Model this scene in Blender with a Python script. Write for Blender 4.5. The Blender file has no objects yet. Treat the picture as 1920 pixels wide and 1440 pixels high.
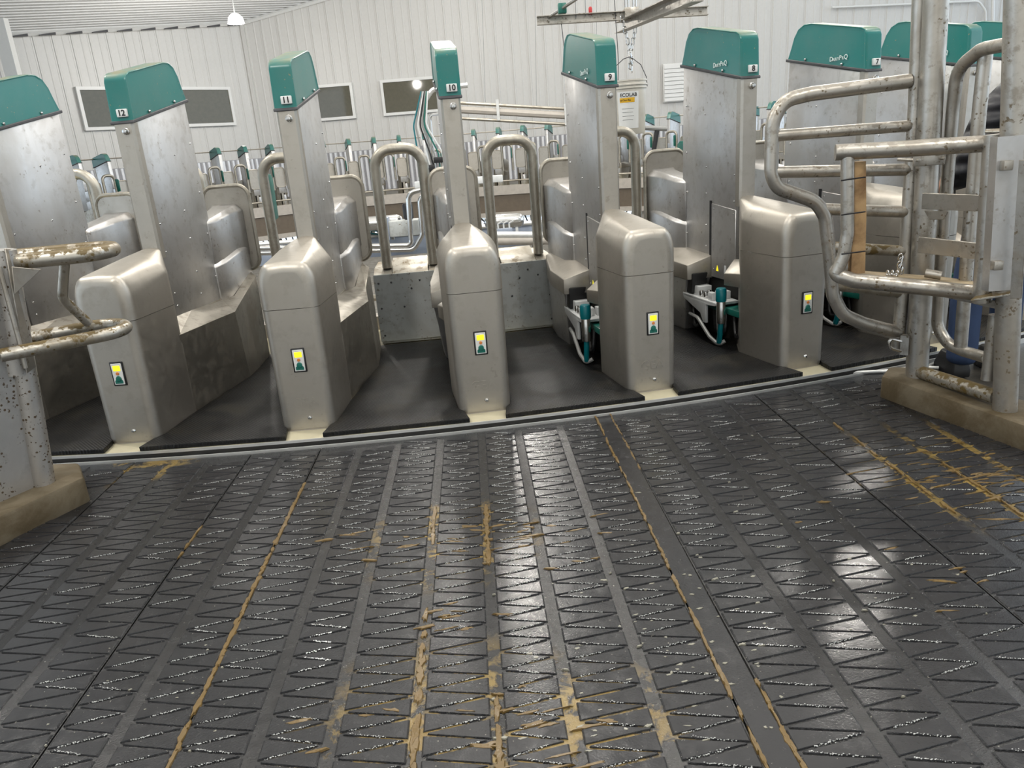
import bpy, bmesh, math, random
from mathutils import Vector, Matrix
C = bpy.context.scene.collection
rnd = random.Random(7)
PI = math.pi
# ------------------------------------------------------------------ camera
FPX = 1400.0
RIGHT = Vector((0.9969157, -0.0238194, -0.0747774))
DOWN = Vector((-0.0784795, -0.3025745, -0.9498893))
FWD = Vector((0.0, 0.9528281, -0.3035106))
CAM = Vector((0, 0, 1.44537))
cd = bpy.data.cameras.new('camera'); cam = bpy.data.objects.new('camera', cd); C.objects.link(cam)
cd.sensor_width = 36; cd.lens = 36 * FPX / 1920; cd.clip_start = 0.05; cd.clip_end = 200
mw = Matrix.Identity(4)
for i in range(3):
    mw[i][0] = RIGHT[i]; mw[i][1] = -DOWN[i]; mw[i][2] = -FWD[i]; mw[i][3] = CAM[i]
cam.matrix_world = mw
sc = bpy.context.scene; sc.camera = cam
vs = sc.view_settings; vs.view_transform = 'Standard'; vs.look = 'None'; vs.exposure = 0.0; vs.gamma = 1
try: vs.use_curve_mapping = False
except Exception: pass
cy = sc.cycles; cy.max_bounces = 5; cy.diffuse_bounces = 2; cy.glossy_bounces = 3; cy.transmission_bounces = 2; cy.adaptive_threshold = .03; cy.caustics_reflective = False; cy.caustics_refractive = False
# ------------------------------------------------------------------ daylight, lamps and added fill lights
w = bpy.data.worlds.new('daylight'); sc.world = w; w.use_nodes = True
bg = w.node_tree.nodes['Background']; bg.inputs[0].default_value = (0.76, 0.88, 1.0, 1); bg.inputs[1].default_value = 2.2
def point_light(loc, power, col, rad=.28):
    l = bpy.data.lights.new('bay_and_fill_light', 'POINT'); l.shadow_soft_size = rad; l.energy = power; l.color = col
    o = bpy.data.objects.new('bay_and_fill_light', l); C.objects.link(o); o.location = loc
    return o
WARM = (1.0, 0.955, 0.885)
LAMPS_AND_FILL = [(-6.5, 6, 7.4, 800), (0.3, 6.5, 7.8, 700), (7, 6, 8.4, 700), (-.6, 14, 7.8, 800), (7.5, 15, 8.6, 800),
         (0, 24, 8.2, 700), (9, 23, 9.0, 600), (-3, -1, 7, 650), (3.5, -1, 7.5, 650), (12, 5, 9, 500), (-2, 31, 9.2, 360), (8, 31.5, 10, 360), (18, 30, 11, 420)]  # last three are unseen, added to brighten the far wall
for (x, y, z, p) in LAMPS_AND_FILL: point_light((x, y, z), p, WARM)

# ------------------------------------------------------------------ ring geometry
CX, CY, R, TH0, DTH = -1.490194, 16.991088, 13.023779, 0.102130, 0.0768015
def th(n): return TH0 + (10 - n) * DTH
def frame(n):
    a = th(n)
    return Vector((CX + math.sin(a) * R, CY - math.cos(a) * R, 0)), a
def wor(n, s, t, z):
    o, a = frame(n)
    return o + Vector((-math.sin(a), math.cos(a), 0)) * s + Vector((math.cos(a), math.sin(a), 0)) * t + Vector((0, 0, z))
def ray(u, v): return RIGHT * ((u - 960) / FPX) + DOWN * ((v - 720) / FPX) + FWD
def at(u, v, y):                                   # the point on the upright plane at distance y
    d = ray(u, v); return CAM + d * (y / d.y)
def atz(u, v, z):
    d = ray(u, v); return CAM + d * ((z - CAM.z) / d.z)

# ------------------------------------------------------------------ mesh helpers
class MB:
    def __init__(s): s.v = []; s.f = []
    def add(s, vs_, fs_):
        b = len(s.v); s.v += [tuple(p) for p in vs_]; s.f += [tuple(i + b for i in f) for f in fs_]; return s
    def box(s, x0, x1, y0, y1, z0, z1):
        return s.add([(x0, y0, z0), (x1, y0, z0), (x1, y1, z0), (x0, y1, z0), (x0, y0, z1), (x1, y0, z1), (x1, y1, z1), (x0, y1, z1)],
                     [(0, 3, 2, 1), (4, 5, 6, 7), (0, 1, 5, 4), (1, 2, 6, 5), (2, 3, 7, 6), (3, 0, 4, 7)])
    def prism(s, poly, axis, a, b):                # poly in the two other axes, extruded along axis
        def P(p, k):
            return (k, p[0], p[1]) if axis == 'x' else (p[0], k, p[1]) if axis == 'y' else (p[0], p[1], k)
        n = len(poly)
        return s.add([P(p, a) for p in poly] + [P(p, b) for p in poly],
                     [tuple(range(n))[::-1], tuple(range(n, 2 * n))] + [(i, (i + 1) % n, n + (i + 1) % n, n + i) for i in range(n)])
    def loft(s, rings, closed=True, cap0=True, cap1=True):
        n = len(rings[0]); m = len(rings); b = []
        for r in rings: b += r
        fs = []
        for k in range(m - 1):
            for i in range(n if closed else n - 1):
                j = (i + 1) % n
                fs.append((k * n + i, k * n + j, (k + 1) * n + j, (k + 1) * n + i))
        if cap0: fs.append(tuple(range(n))[::-1])
        if cap1: fs.append(tuple(range((m - 1) * n, m * n)))
        return s.add(b, fs)
    def tube(s, pts, r, seg=10, closed=False):
        P = [Vector(p) for p in pts]; n = len(P)
        T = []
        for i in range(n):
            a = P[(i - 1) % n] if (closed or i > 0) else P[i]; c = P[(i + 1) % n] if (closed or i < n - 1) else P[i]
            T.append((c - a).normalized())
        up = Vector((0, 0, 1)) if abs(T[0].z) < .9 else Vector((1, 0, 0))
        N = (up - T[0] * up.dot(T[0])).normalized(); rings = []
        for i in range(n):
            N = (N - T[i] * N.dot(T[i]))
            if N.length < 1e-6: N = Vector((1, 0, 0)).cross(T[i])
            N.normalize(); B = T[i].cross(N)
            rr = r[i] if isinstance(r, (list, tuple)) else r
            rings.append([P[i] + (N * math.cos(2 * PI * k / seg) + B * math.sin(2 * PI * k / seg)) * rr for k in range(seg)])
        if closed: rings.append(rings[0])
        return s.loft(rings, True, not closed, not closed)
    def lathe(s, prof, c=(0, 0, 0), seg=20, axis='z'):
        rings = []
        for r, h in prof:
            ring = []
            for k in range(seg):
                a = 2 * PI * k / seg; x, y = r * math.cos(a), r * math.sin(a)
                p = (x, y, h) if axis == 'z' else (h, x, y) if axis == 'x' else (x, h, -y)
                ring.append((p[0] + c[0], p[1] + c[1], p[2] + c[2]))
            rings.append(ring)
        return s.loft(rings)
    def ball(s, c, r, seg=10, sq=1.0):
        pr = [(max(1e-4, r * math.sin(PI * k / 6)), -r * sq * math.cos(PI * k / 6)) for k in range(7)]
        return s.lathe(pr, c, seg)

def rp(pts, rad, n=6, closed=False):               # fillet the corners of a path
    P = [Vector(p) for p in pts]; out = []; N = len(P)
    for i in range(N):
        if not closed and (i == 0 or i == N - 1): out.append(P[i]); continue
        a, b, c = P[(i - 1) % N], P[i], P[(i + 1) % N]
        u = (a - b); v = (c - b); lu, lv = u.length, v.length; u.normalize(); v.normalize()
        ang = u.angle(v)
        if ang > PI - .05: out.append(b); continue
        d = min(rad / math.tan(ang / 2), lu * .49, lv * .49); rr = d * math.tan(ang / 2)
        bis = (u + v).normalized(); cen = b + bis * (rr / math.sin(ang / 2))
        p0 = b + u * d - cen; p1 = b + v * d - cen; om = p0.angle(p1)
        for k in range(n + 1):
            t = k / n
            out.append(cen + (p0 * math.sin((1 - t) * om) + p1 * math.sin(t * om)) / math.sin(om))
    return out

def mesh(name, mb, mat, bevel=0, seg=2, smooth=38, wn=False):
    me = bpy.data.meshes.new(name); me.from_pydata(mb.v, [], mb.f); me.validate()
    bm = bmesh.new(); bm.from_mesh(me)
    bmesh.ops.recalc_face_normals(bm, faces=bm.faces)
    if bevel:
        es = [e for e in bm.edges if e.is_manifold and e.calc_face_angle(0) > .5]
        bmesh.ops.bevel(bm, geom=es, offset=bevel, segments=seg, profile=.5, affect='EDGES', clamp_overlap=True)
    bm.to_mesh(me); bm.free()
    if smooth:
        me.shade_smooth(); me.set_sharp_from_angle(angle=math.radians(smooth))
    if mat: me.materials.append(mat)
    if wn: me['wn'] = 1
    return me
def link(name, me, parent=None, kind=None, label=None):
    o = bpy.data.objects.new(name, me); C.objects.link(o)
    if parent: o.parent = parent
    if me.get('wn'):
        md = o.modifiers.new('wn', 'WEIGHTED_NORMAL'); md.keep_sharp = True; md.weight = 80
    if kind: o['kind'] = kind
    if label: o['label'] = label
    return o
def obj(name, mb, mat, parent=None, bevel=0, kind=None, label=None, seg=2, smooth=38):
    return link(name, mesh(name, mb, mat, bevel, seg, smooth), parent, kind, label)
def thing(name, label, cat, loc=(0, 0, 0), rz=0, group=None):
    o = bpy.data.objects.new(name, None); C.objects.link(o); o.location = loc; o.rotation_euler = (0, 0, rz)
    o.empty_display_size = .1; o['label'] = label; o['category'] = cat
    if group: o['group'] = group
    return o
def tag(o, label, cat, group=None):
    o['label'] = label; o['category'] = cat
    if group: o['group'] = group
    return o
def dup(root, loc, rz, label=None, group=None):
    r = root.copy(); C.objects.link(r); r.location = loc; r.rotation_euler = (0, 0, rz)
    if label: r['label'] = label
    if group: r['group'] = group
    for ch in list(root.children):
        c = ch.copy(); C.objects.link(c); c.parent = r
        for g in ch.children:
            d = g.copy(); C.objects.link(d); d.parent = c
    return r
def text(name, body, size, mat, parent, loc, face='front', align='CENTER', bold=0.0, extrude=.0006):
    cu = bpy.data.curves.new(name, 'FONT'); cu.body = body; cu.size = size; cu.align_x = align; cu.align_y = 'CENTER'
    cu.extrude = extrude; cu.offset = bold; cu.resolution_u = 3
    t = bpy.data.objects.new(name, cu)
    me = bpy.data.meshes.new_from_object(t); bpy.data.objects.remove(t)
    X, Y, Z = {'front': ((1, 0, 0), (0, 0, 1), (0, -1, 0)), 'left': ((0, -1, 0), (0, 0, 1), (-1, 0, 0))}[face]
    m = Matrix((X, Y, Z)).transposed().to_4x4(); m.translation = Vector(loc)
    me.transform(m); me.materials.clear(); me.materials.append(mat)
    return link(name, me, parent)

# ------------------------------------------------------------------ materials
def nodes(name):
    m = bpy.data.materials.new(name); m.use_nodes = True; nt = m.node_tree
    return m, nt, nt.nodes['Principled BSDF']
def N(nt, t, **k):
    n = nt.nodes.new(t)
    for a, b in k.items(): setattr(n, a, b)
    return n
def noise(nt, co, scale, detail=3, rough=.55, dist=0):
    n = N(nt, 'ShaderNodeTexNoise'); n.inputs['Scale'].default_value = scale; n.inputs['Detail'].default_value = detail
    n.inputs['Roughness'].default_value = rough; n.inputs['Distortion'].default_value = dist
    nt.links.new(co, n.inputs['Vector']); return n.outputs['Fac']
def ramp(nt, fac, stops):
    r = N(nt, 'ShaderNodeValToRGB'); e = r.color_ramp.elements
    while len(e) < len(stops): e.new(.5)
    for i, (p, c) in enumerate(stops):
        e[i].position = p; e[i].color = (c, c, c, 1) if not isinstance(c, tuple) else (*c, 1)
    nt.links.new(fac, r.inputs[0]); return r.outputs[0]
def mix(nt, fac, a, b):
    m = N(nt, 'ShaderNodeMix', data_type='RGBA')
    if hasattr(fac, 'is_linked'): nt.links.new(fac, m.inputs[0])
    else: m.inputs[0].default_value = fac
    for s, x in ((6, a), (7, b)):
        if isinstance(x, tuple): m.inputs[s].default_value = (*x, 1)
        else: nt.links.new(x, m.inputs[s])
    return m.outputs[2]
def coord(nt, kind='Object', scale=None):
    if kind == 'World': co = N(nt, 'ShaderNodeNewGeometry').outputs['Position']
    else: co = N(nt, 'ShaderNodeTexCoord').outputs[kind]
    if scale:
        mp = N(nt, 'ShaderNodeMapping'); mp.inputs['Scale'].default_value = scale
        nt.links.new(co, mp.inputs[0]); co = mp.outputs[0]
    return co
def bump(nt, b, h, strength, dist=.002):
    n = N(nt, 'ShaderNodeBump'); n.inputs['Strength'].default_value = strength; n.inputs['Distance'].default_value = dist
    nt.links.new(h, n.inputs['Height']); nt.links.new(n.outputs[0], b.inputs['Normal'])
def plain(name, col, rough=.5, metal=0, spec=None, vary=.12, emit=None):
    m, nt, b = nodes(name)
    co = coord(nt); f = noise(nt, co, 9)
    c2 = tuple(max(0, c * (1 - vary * 2)) for c in col); c1 = tuple(min(1, c * (1 + vary)) for c in col)
    nt.links.new(mix(nt, f, c2, c1), b.inputs['Base Color'])
    b.inputs['Roughness'].default_value = rough; b.inputs['Metallic'].default_value = metal
    if spec is not None: b.inputs['Specular IOR Level'].default_value = spec
    if emit: b.inputs['Emission Color'].default_value = (*emit[0], 1); b.inputs['Emission Strength'].default_value = emit[1]
    return m
def steel(name, col, rough, metal=.92, dirt=.35, spots=.5, dcol=(.16, .125, .075), brush=(1, 1, 1), spot_scale=38, srad=.16, sgate=.52, top=0):
    m, nt, b = nodes(name)
    co = coord(nt); cw = coord(nt, 'World')
    f1 = noise(nt, cw, 2.3, 5, .6, .6)
    f2 = noise(nt, cw, 14, 6, .65)
    col2 = tuple(c * .78 for c in col)
    base = mix(nt, f1, col2, col)
    d = ramp(nt, f1, [(.50, 0.0), (.66, dirt)])
    d2 = ramp(nt, f2, [(.50, 0.0), (.64, dirt)])
    mx = N(nt, 'ShaderNodeMath', operation='MAXIMUM'); nt.links.new(d, mx.inputs[0]); nt.links.new(d2, mx.inputs[1])
    vo = N(nt, 'ShaderNodeTexVoronoi'); vo.inputs['Scale'].default_value = spot_scale; nt.links.new(cw, vo.inputs['Vector'])
    sp = ramp(nt, vo.outputs['Distance'], [(srad, 1.0), (srad + .06, 0.0)])
    gate = ramp(nt, noise(nt, cw, 7, 3), [(sgate, 0.0), (sgate + .06, spots)])
    ml = N(nt, 'ShaderNodeMath', operation='MULTIPLY'); nt.links.new(sp, ml.inputs[0]); nt.links.new(gate, ml.inputs[1])
    mx2 = N(nt, 'ShaderNodeMath', operation='MAXIMUM'); nt.links.new(mx.outputs[0], mx2.inputs[0]); nt.links.new(ml.outputs[0], mx2.inputs[1])
    bl = ramp(nt, noise(nt, cw, spot_scale * 1.6, 2, .5), [(.635, 0.0), (.665, 1.0)])
    mg = N(nt, 'ShaderNodeMath', operation='MULTIPLY'); nt.links.new(bl, mg.inputs[0]); nt.links.new(gate, mg.inputs[1])
    mx3 = N(nt, 'ShaderNodeMath', operation='MAXIMUM'); nt.links.new(mx2.outputs[0], mx3.inputs[0]); nt.links.new(mg.outputs[0], mx3.inputs[1]); mx2 = mx3
    if top:                                          # deposit lying on upward faces
        ge = N(nt, 'ShaderNodeNewGeometry'); sx = N(nt, 'ShaderNodeSeparateXYZ'); nt.links.new(ge.outputs['Normal'], sx.inputs[0])
        ad = N(nt, 'ShaderNodeMath', operation='MULTIPLY_ADD'); nt.links.new(sx.outputs['Z'], ad.inputs[0]); ad.inputs[1].default_value = .22; nt.links.new(noise(nt, cw, 24, 5, .65), ad.inputs[2])
        tp = ramp(nt, ad.outputs[0], [(.60, 0.0), (.66, top)])
        mx4 = N(nt, 'ShaderNodeMath', operation='MAXIMUM'); nt.links.new(mx2.outputs[0], mx4.inputs[0]); nt.links.new(tp, mx4.inputs[1]); mx2 = mx4
    nt.links.new(mix(nt, mx2.outputs[0], base, dcol), b.inputs['Base Color'])
    mt = N(nt, 'ShaderNodeMath', operation='MULTIPLY_ADD'); nt.links.new(mx2.outputs[0], mt.inputs[0]); mt.inputs[1].default_value = -metal * .9; mt.inputs[2].default_value = metal
    nt.links.new(mt.outputs[0], b.inputs['Metallic'])
    st = noise(nt, coord(nt, 'Object', brush), 30, 4)
    rr = N(nt, 'ShaderNodeMath', operation='MULTIPLY_ADD'); nt.links.new(st, rr.inputs[0]); rr.inputs[1].default_value = .22; rr.inputs[2].default_value = rough - .1
    nt.links.new(rr.outputs[0], b.inputs['Roughness'])
    bump(nt, b, f2, .08, .003)
    return m
def dusty(name, col, rough, dust=(.30, .24, .13)):
    m, nt, b = nodes(name)
    cw = coord(nt, 'World'); f = noise(nt, cw, 11, 5)
    g = N(nt, 'ShaderNodeNewGeometry'); sx = N(nt, 'ShaderNodeSeparateXYZ'); nt.links.new(g.outputs['Normal'], sx.inputs[0])
    up = ramp(nt, sx.outputs['Z'], [(.35, 0.0), (.95, .75)])
    ml = N(nt, 'ShaderNodeMath', operation='MULTIPLY'); nt.links.new(up, ml.inputs[0]); nt.links.new(ramp(nt, f, [(.35, .2), (.65, 1.0)]), ml.inputs[1])
    sp = ramp(nt, noise(nt, cw, 60, 2), [(.70, 0.0), (.74, .7)])
    mx = N(nt, 'ShaderNodeMath', operation='MAXIMUM'); nt.links.new(ml.outputs[0], mx.inputs[0]); nt.links.new(sp, mx.inputs[1])
    hz = ramp(nt, noise(nt, cw, 3.5, 5), [(.35, .0), (.65, .18)])
    nt.links.new(mix(nt, mx.outputs[0], mix(nt, hz, col, (.16, .22, .20)), dust), b.inputs['Base Color'])
    b.inputs['Roughness'].default_value = rough
    return m
ZF = -.04
ZONES = [(1.95, 2.95, .62), (2.2, 2.5, .5), (-.3, 2.70, .42), (-.25, 1.62, .48), (.15, 1.62, .30), (-2.0, 3.75, .30)]
def zmask(nt, cw, zones):
    out = None
    for (x, y, r) in zones:
        d = N(nt, 'ShaderNodeVectorMath', operation='DISTANCE'); nt.links.new(cw, d.inputs[0]); d.inputs[1].default_value = (x, y, ZF)
        q = N(nt, 'ShaderNodeMapRange'); nt.links.new(d.outputs['Value'], q.inputs[0]); q.inputs[1].default_value = r; q.inputs[2].default_value = r * .45; q.inputs[3].default_value = 0; q.inputs[4].default_value = 1
        if out is None: out = q.outputs[0]
        else:
            m = N(nt, 'ShaderNodeMath', operation='MAXIMUM'); nt.links.new(out, m.inputs[0]); nt.links.new(q.outputs[0], m.inputs[1]); out = m.outputs[0]
    return out
def wet_rubber(name, col, stain=None, rough=.22, bm=.25, fine=160, bd=.0035, fleck=.735):
    m, nt, b = nodes(name)
    cw = coord(nt, 'World')
    f = noise(nt, cw, 3.0, 5, .6, .8); g = noise(nt, cw, fine, 3, .6); g2 = noise(nt, cw, 22, 4, .6)
    c = mix(nt, f, tuple(x * .75 for x in col), tuple(x * 1.25 for x in col))
    if stain:                                        # manure stains lie in patches on the floor
        pat = ramp(nt, noise(nt, cw, 13, 5, .65, .5), [(.46, 0.0), (.56, stain)])
        pm = N(nt, 'ShaderNodeMath', operation='MULTIPLY'); nt.links.new(zmask(nt, cw, ZONES), pm.inputs[0]); nt.links.new(pat, pm.inputs[1]); k = pm.outputs[0]
        sc_ = mix(nt, noise(nt, cw, 8, 3), (.155, .095, .022), (.25, .18, .055))
        c = mix(nt, k, c, sc_)
    fl = ramp(nt, noise(nt, cw, 95, 2, .5), [(fleck, 0.0), (fleck + .025, .45)])
    c = mix(nt, fl, c, (.42, .40, .33))              # pale flecks of chaff
    nt.links.new(c, b.inputs['Base Color'])
    nt.links.new(ramp(nt, g2, [(.35, max(.03, rough - .10)), (.7, rough + .12)]), b.inputs['Roughness'])
    mxn = N(nt, 'ShaderNodeMath', operation='MULTIPLY_ADD'); nt.links.new(g2, mxn.inputs[0]); mxn.inputs[1].default_value = 1.2; nt.links.new(g, mxn.inputs[2])
    bump(nt, b, mxn.outputs[0], bm, bd)
    return m
def diamond_rubber(name):
    m, nt, b = nodes(name); cw = coord(nt, 'World')
    f = noise(nt, cw, 4, 5, .6, .6)
    nt.links.new(mix(nt, ramp(nt, f, [(.5, 0.0), (.68, .55)]), (.006, .006, .0065), (.030, .026, .016)), b.inputs['Base Color'])
    nt.links.new(ramp(nt, f, [(.3, .34), (.7, .56)]), b.inputs['Roughness'])
    b.inputs['Specular IOR Level'].default_value = .32
    hs = []
    for r in (.75, -.75):
        mp = N(nt, 'ShaderNodeMapping'); mp.inputs['Rotation'].default_value = (0, 0, r); nt.links.new(cw, mp.inputs[0])
        wv = N(nt, 'ShaderNodeTexWave'); wv.inputs['Scale'].default_value = 22; nt.links.new(mp.outputs[0], wv.inputs['Vector']); hs.append(wv.outputs['Fac'])
    mu = N(nt, 'ShaderNodeMath', operation='MULTIPLY'); nt.links.new(hs[0], mu.inputs[0]); nt.links.new(hs[1], mu.inputs[1])
    bump(nt, b, mu.outputs[0], .6, .004); return m
def concrete(name, col, stain, rough=.75):
    m, nt, b = nodes(name)
    cw = coord(nt, 'World'); f = noise(nt, cw, 5, 6, .65, .5); g = noise(nt, cw, 60, 4)
    nt.links.new(mix(nt, ramp(nt, f, [(.4, 0.0), (.62, 1.0)]), col, stain), b.inputs['Base Color'])
    b.inputs['Roughness'].default_value = rough; bump(nt, b, g, .4, .004)
    return m

STEEL = steel('brushed_stainless_sheet', (.62, .61, .60), .40, dirt=.22, spots=.6, brush=(1, 1, .06), spot_scale=22, srad=.10, sgate=.55)
COVER = steel('matt_stainless_cover', (.52, .485, .43), .43, metal=.90, dirt=.16, spots=.3, spot_scale=20, srad=.06, sgate=.55)
BODY = steel('soiled_stainless_body', (.46, .43, .375), .42, dirt=.55, spots=.3, dcol=(.12, .095, .06))
PIPE = steel('galvanised_pipe', (.55, .52, .47), .37, dirt=.45, spots=.9, dcol=(.12, .085, .04), spot_scale=30, srad=.15, sgate=.50, top=.45)
DIRTY = steel('manure_caked_pipe', (.56, .53, .47), .40, dirt=1.0, spots=1.0, dcol=(.13, .088, .028), spot_scale=30, srad=.2, sgate=.45, top=1.0)
HOOP = steel('grey_hoop_pipe', (.47, .44, .38), .44, dirt=.35, spots=.3)
SPECK = steel('splashed_galvanised_sheet', (.62, .60, .57), .42, dirt=.18, spots=1.0, dcol=(.075, .05, .025), spot_scale=40, srad=.20, sgate=.42)
GREEN = dusty('green_plastic', (.010, .175, .155), .30)
GREEN2 = plain('green_paint', (.010, .15, .115), .35)
TRIM = plain('dark_rubber_trim', (.07, .07, .075), .6)
BLACK = plain('black_plastic', (.012, .012, .013), .45)
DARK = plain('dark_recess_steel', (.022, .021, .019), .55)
WHITE = plain('white_plastic', (.78, .79, .78), .4)
LABEL = plain('white_label', (.82, .82, .80), .45, vary=.03)
INK = plain('black_ink', (.01, .01, .012), .6)
LOGO = plain('pale_print', (.70, .80, .78), .5, vary=.05)
CREAM = plain('cream_deck_paint', (.66, .60, .42), .55)
ALU = plain('white_metal_strip', (.80, .80, .78), .3, .5)
CHROME = plain('bright_steel', (.62, .62, .61), .20, 1.0, vary=.05)
BOXW = steel('pale_grey_box_sheet', (.62, .64, .62), .5, metal=.0, dirt=.25, spots=.7, spot_scale=22, srad=.08)
BOXTOP = steel('stained_box_top', (.66, .62, .54), .42, metal=.6, dirt=.75, spots=1.0, dcol=(.20, .13, .045), spot_scale=40)
MATM = diamond_rubber('ribbed_black_rubber')
RUB = wet_rubber('wet_black_rubber', (.022, .022, .024), None, .19, .16)
GLIT = wet_rubber('wet_tread_edge', (.028, .028, .03), None, .10, 1.0, 240, .006, .70)
RUBG = wet_rubber('wet_groove_rubber', (.014, .014, .015), 1.0, .22, .35, 230, .004, .73)
CURB = concrete('stained_concrete', (.135, .108, .068), (.075, .053, .024))
CONC = concrete('wet_dark_concrete', (.035, .033, .030), (.055, .048, .038), .3)
PIT = concrete('pit_concrete', (.22, .21, .19), (.13, .12, .10))
BROWN = plain('brown_fascia', (.16, .125, .09), .5)
OFFW = plain('off_white_beam', (.55, .50, .44), .5)
BLUEG = plain('blue_grey_paint', (.34, .39, .48), .4)
WALLW = plain('white_wall_steel', (.70, .69, .665), .42, vary=.03)
CEILW = plain('white_ceiling_steel', (.82, .82, .81), .40, vary=.03)
RIBW = plain('bright_ribbed_sheet', (.86, .86, .88), .3, .15, vary=.04)
RIBG = plain('grey_backing_sheet', (.36, .36, .38), .5)
PANE = plain('dark_window_glass', (.125, .115, .08), .04, vary=.12)
FRAMEW = plain('white_window_frame', (.85, .85, .83), .4, vary=.02)
WOOD = concrete('split_timber', (.42, .27, .13), (.20, .11, .045), .7)
BOARD = concrete('muddy_board', (.40, .31, .19), (.26, .19, .10), .6)
YEL = plain('yellow_display', (.9, .75, .02), .4, emit=((1, .85, .02), .9), vary=.03)
ORG = plain('orange_button', (.75, .25, .06), .4)
HOSE = plain('grey_hose', (.30, .30, .29), .4)
TEAL = plain('teal_hose', (.0, .16, .19), .3)
MANURE = wet_rubber('wet_manure', (.135, .085, .026), None, .35)
GLINT_COL = plain('painted_glint', (.62, .62, .60), .12)  # pale colour that paints the specular glitter of the wet treads
FOAM = plain('pale_foam', (.26, .25, .20), .3)
JACKET = plain('black_jacket_cloth', (.018, .018, .022), .6)
JEANS = plain('blue_denim', (.022, .045, .11), .8)
SKIN = plain('skin', (.45, .25, .17), .5)
HAIR = plain('dark_hair', (.02, .014, .01), .6)
BUCKET = plain('translucent_white_bucket', (.72, .68, .60), .35)
AMBER = plain('amber_label_band', (.80, .45, .02), .45, vary=.03)

# ================================================================== SETTING
# floor: concrete slab with ribbed rubber mats laid on it

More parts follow.
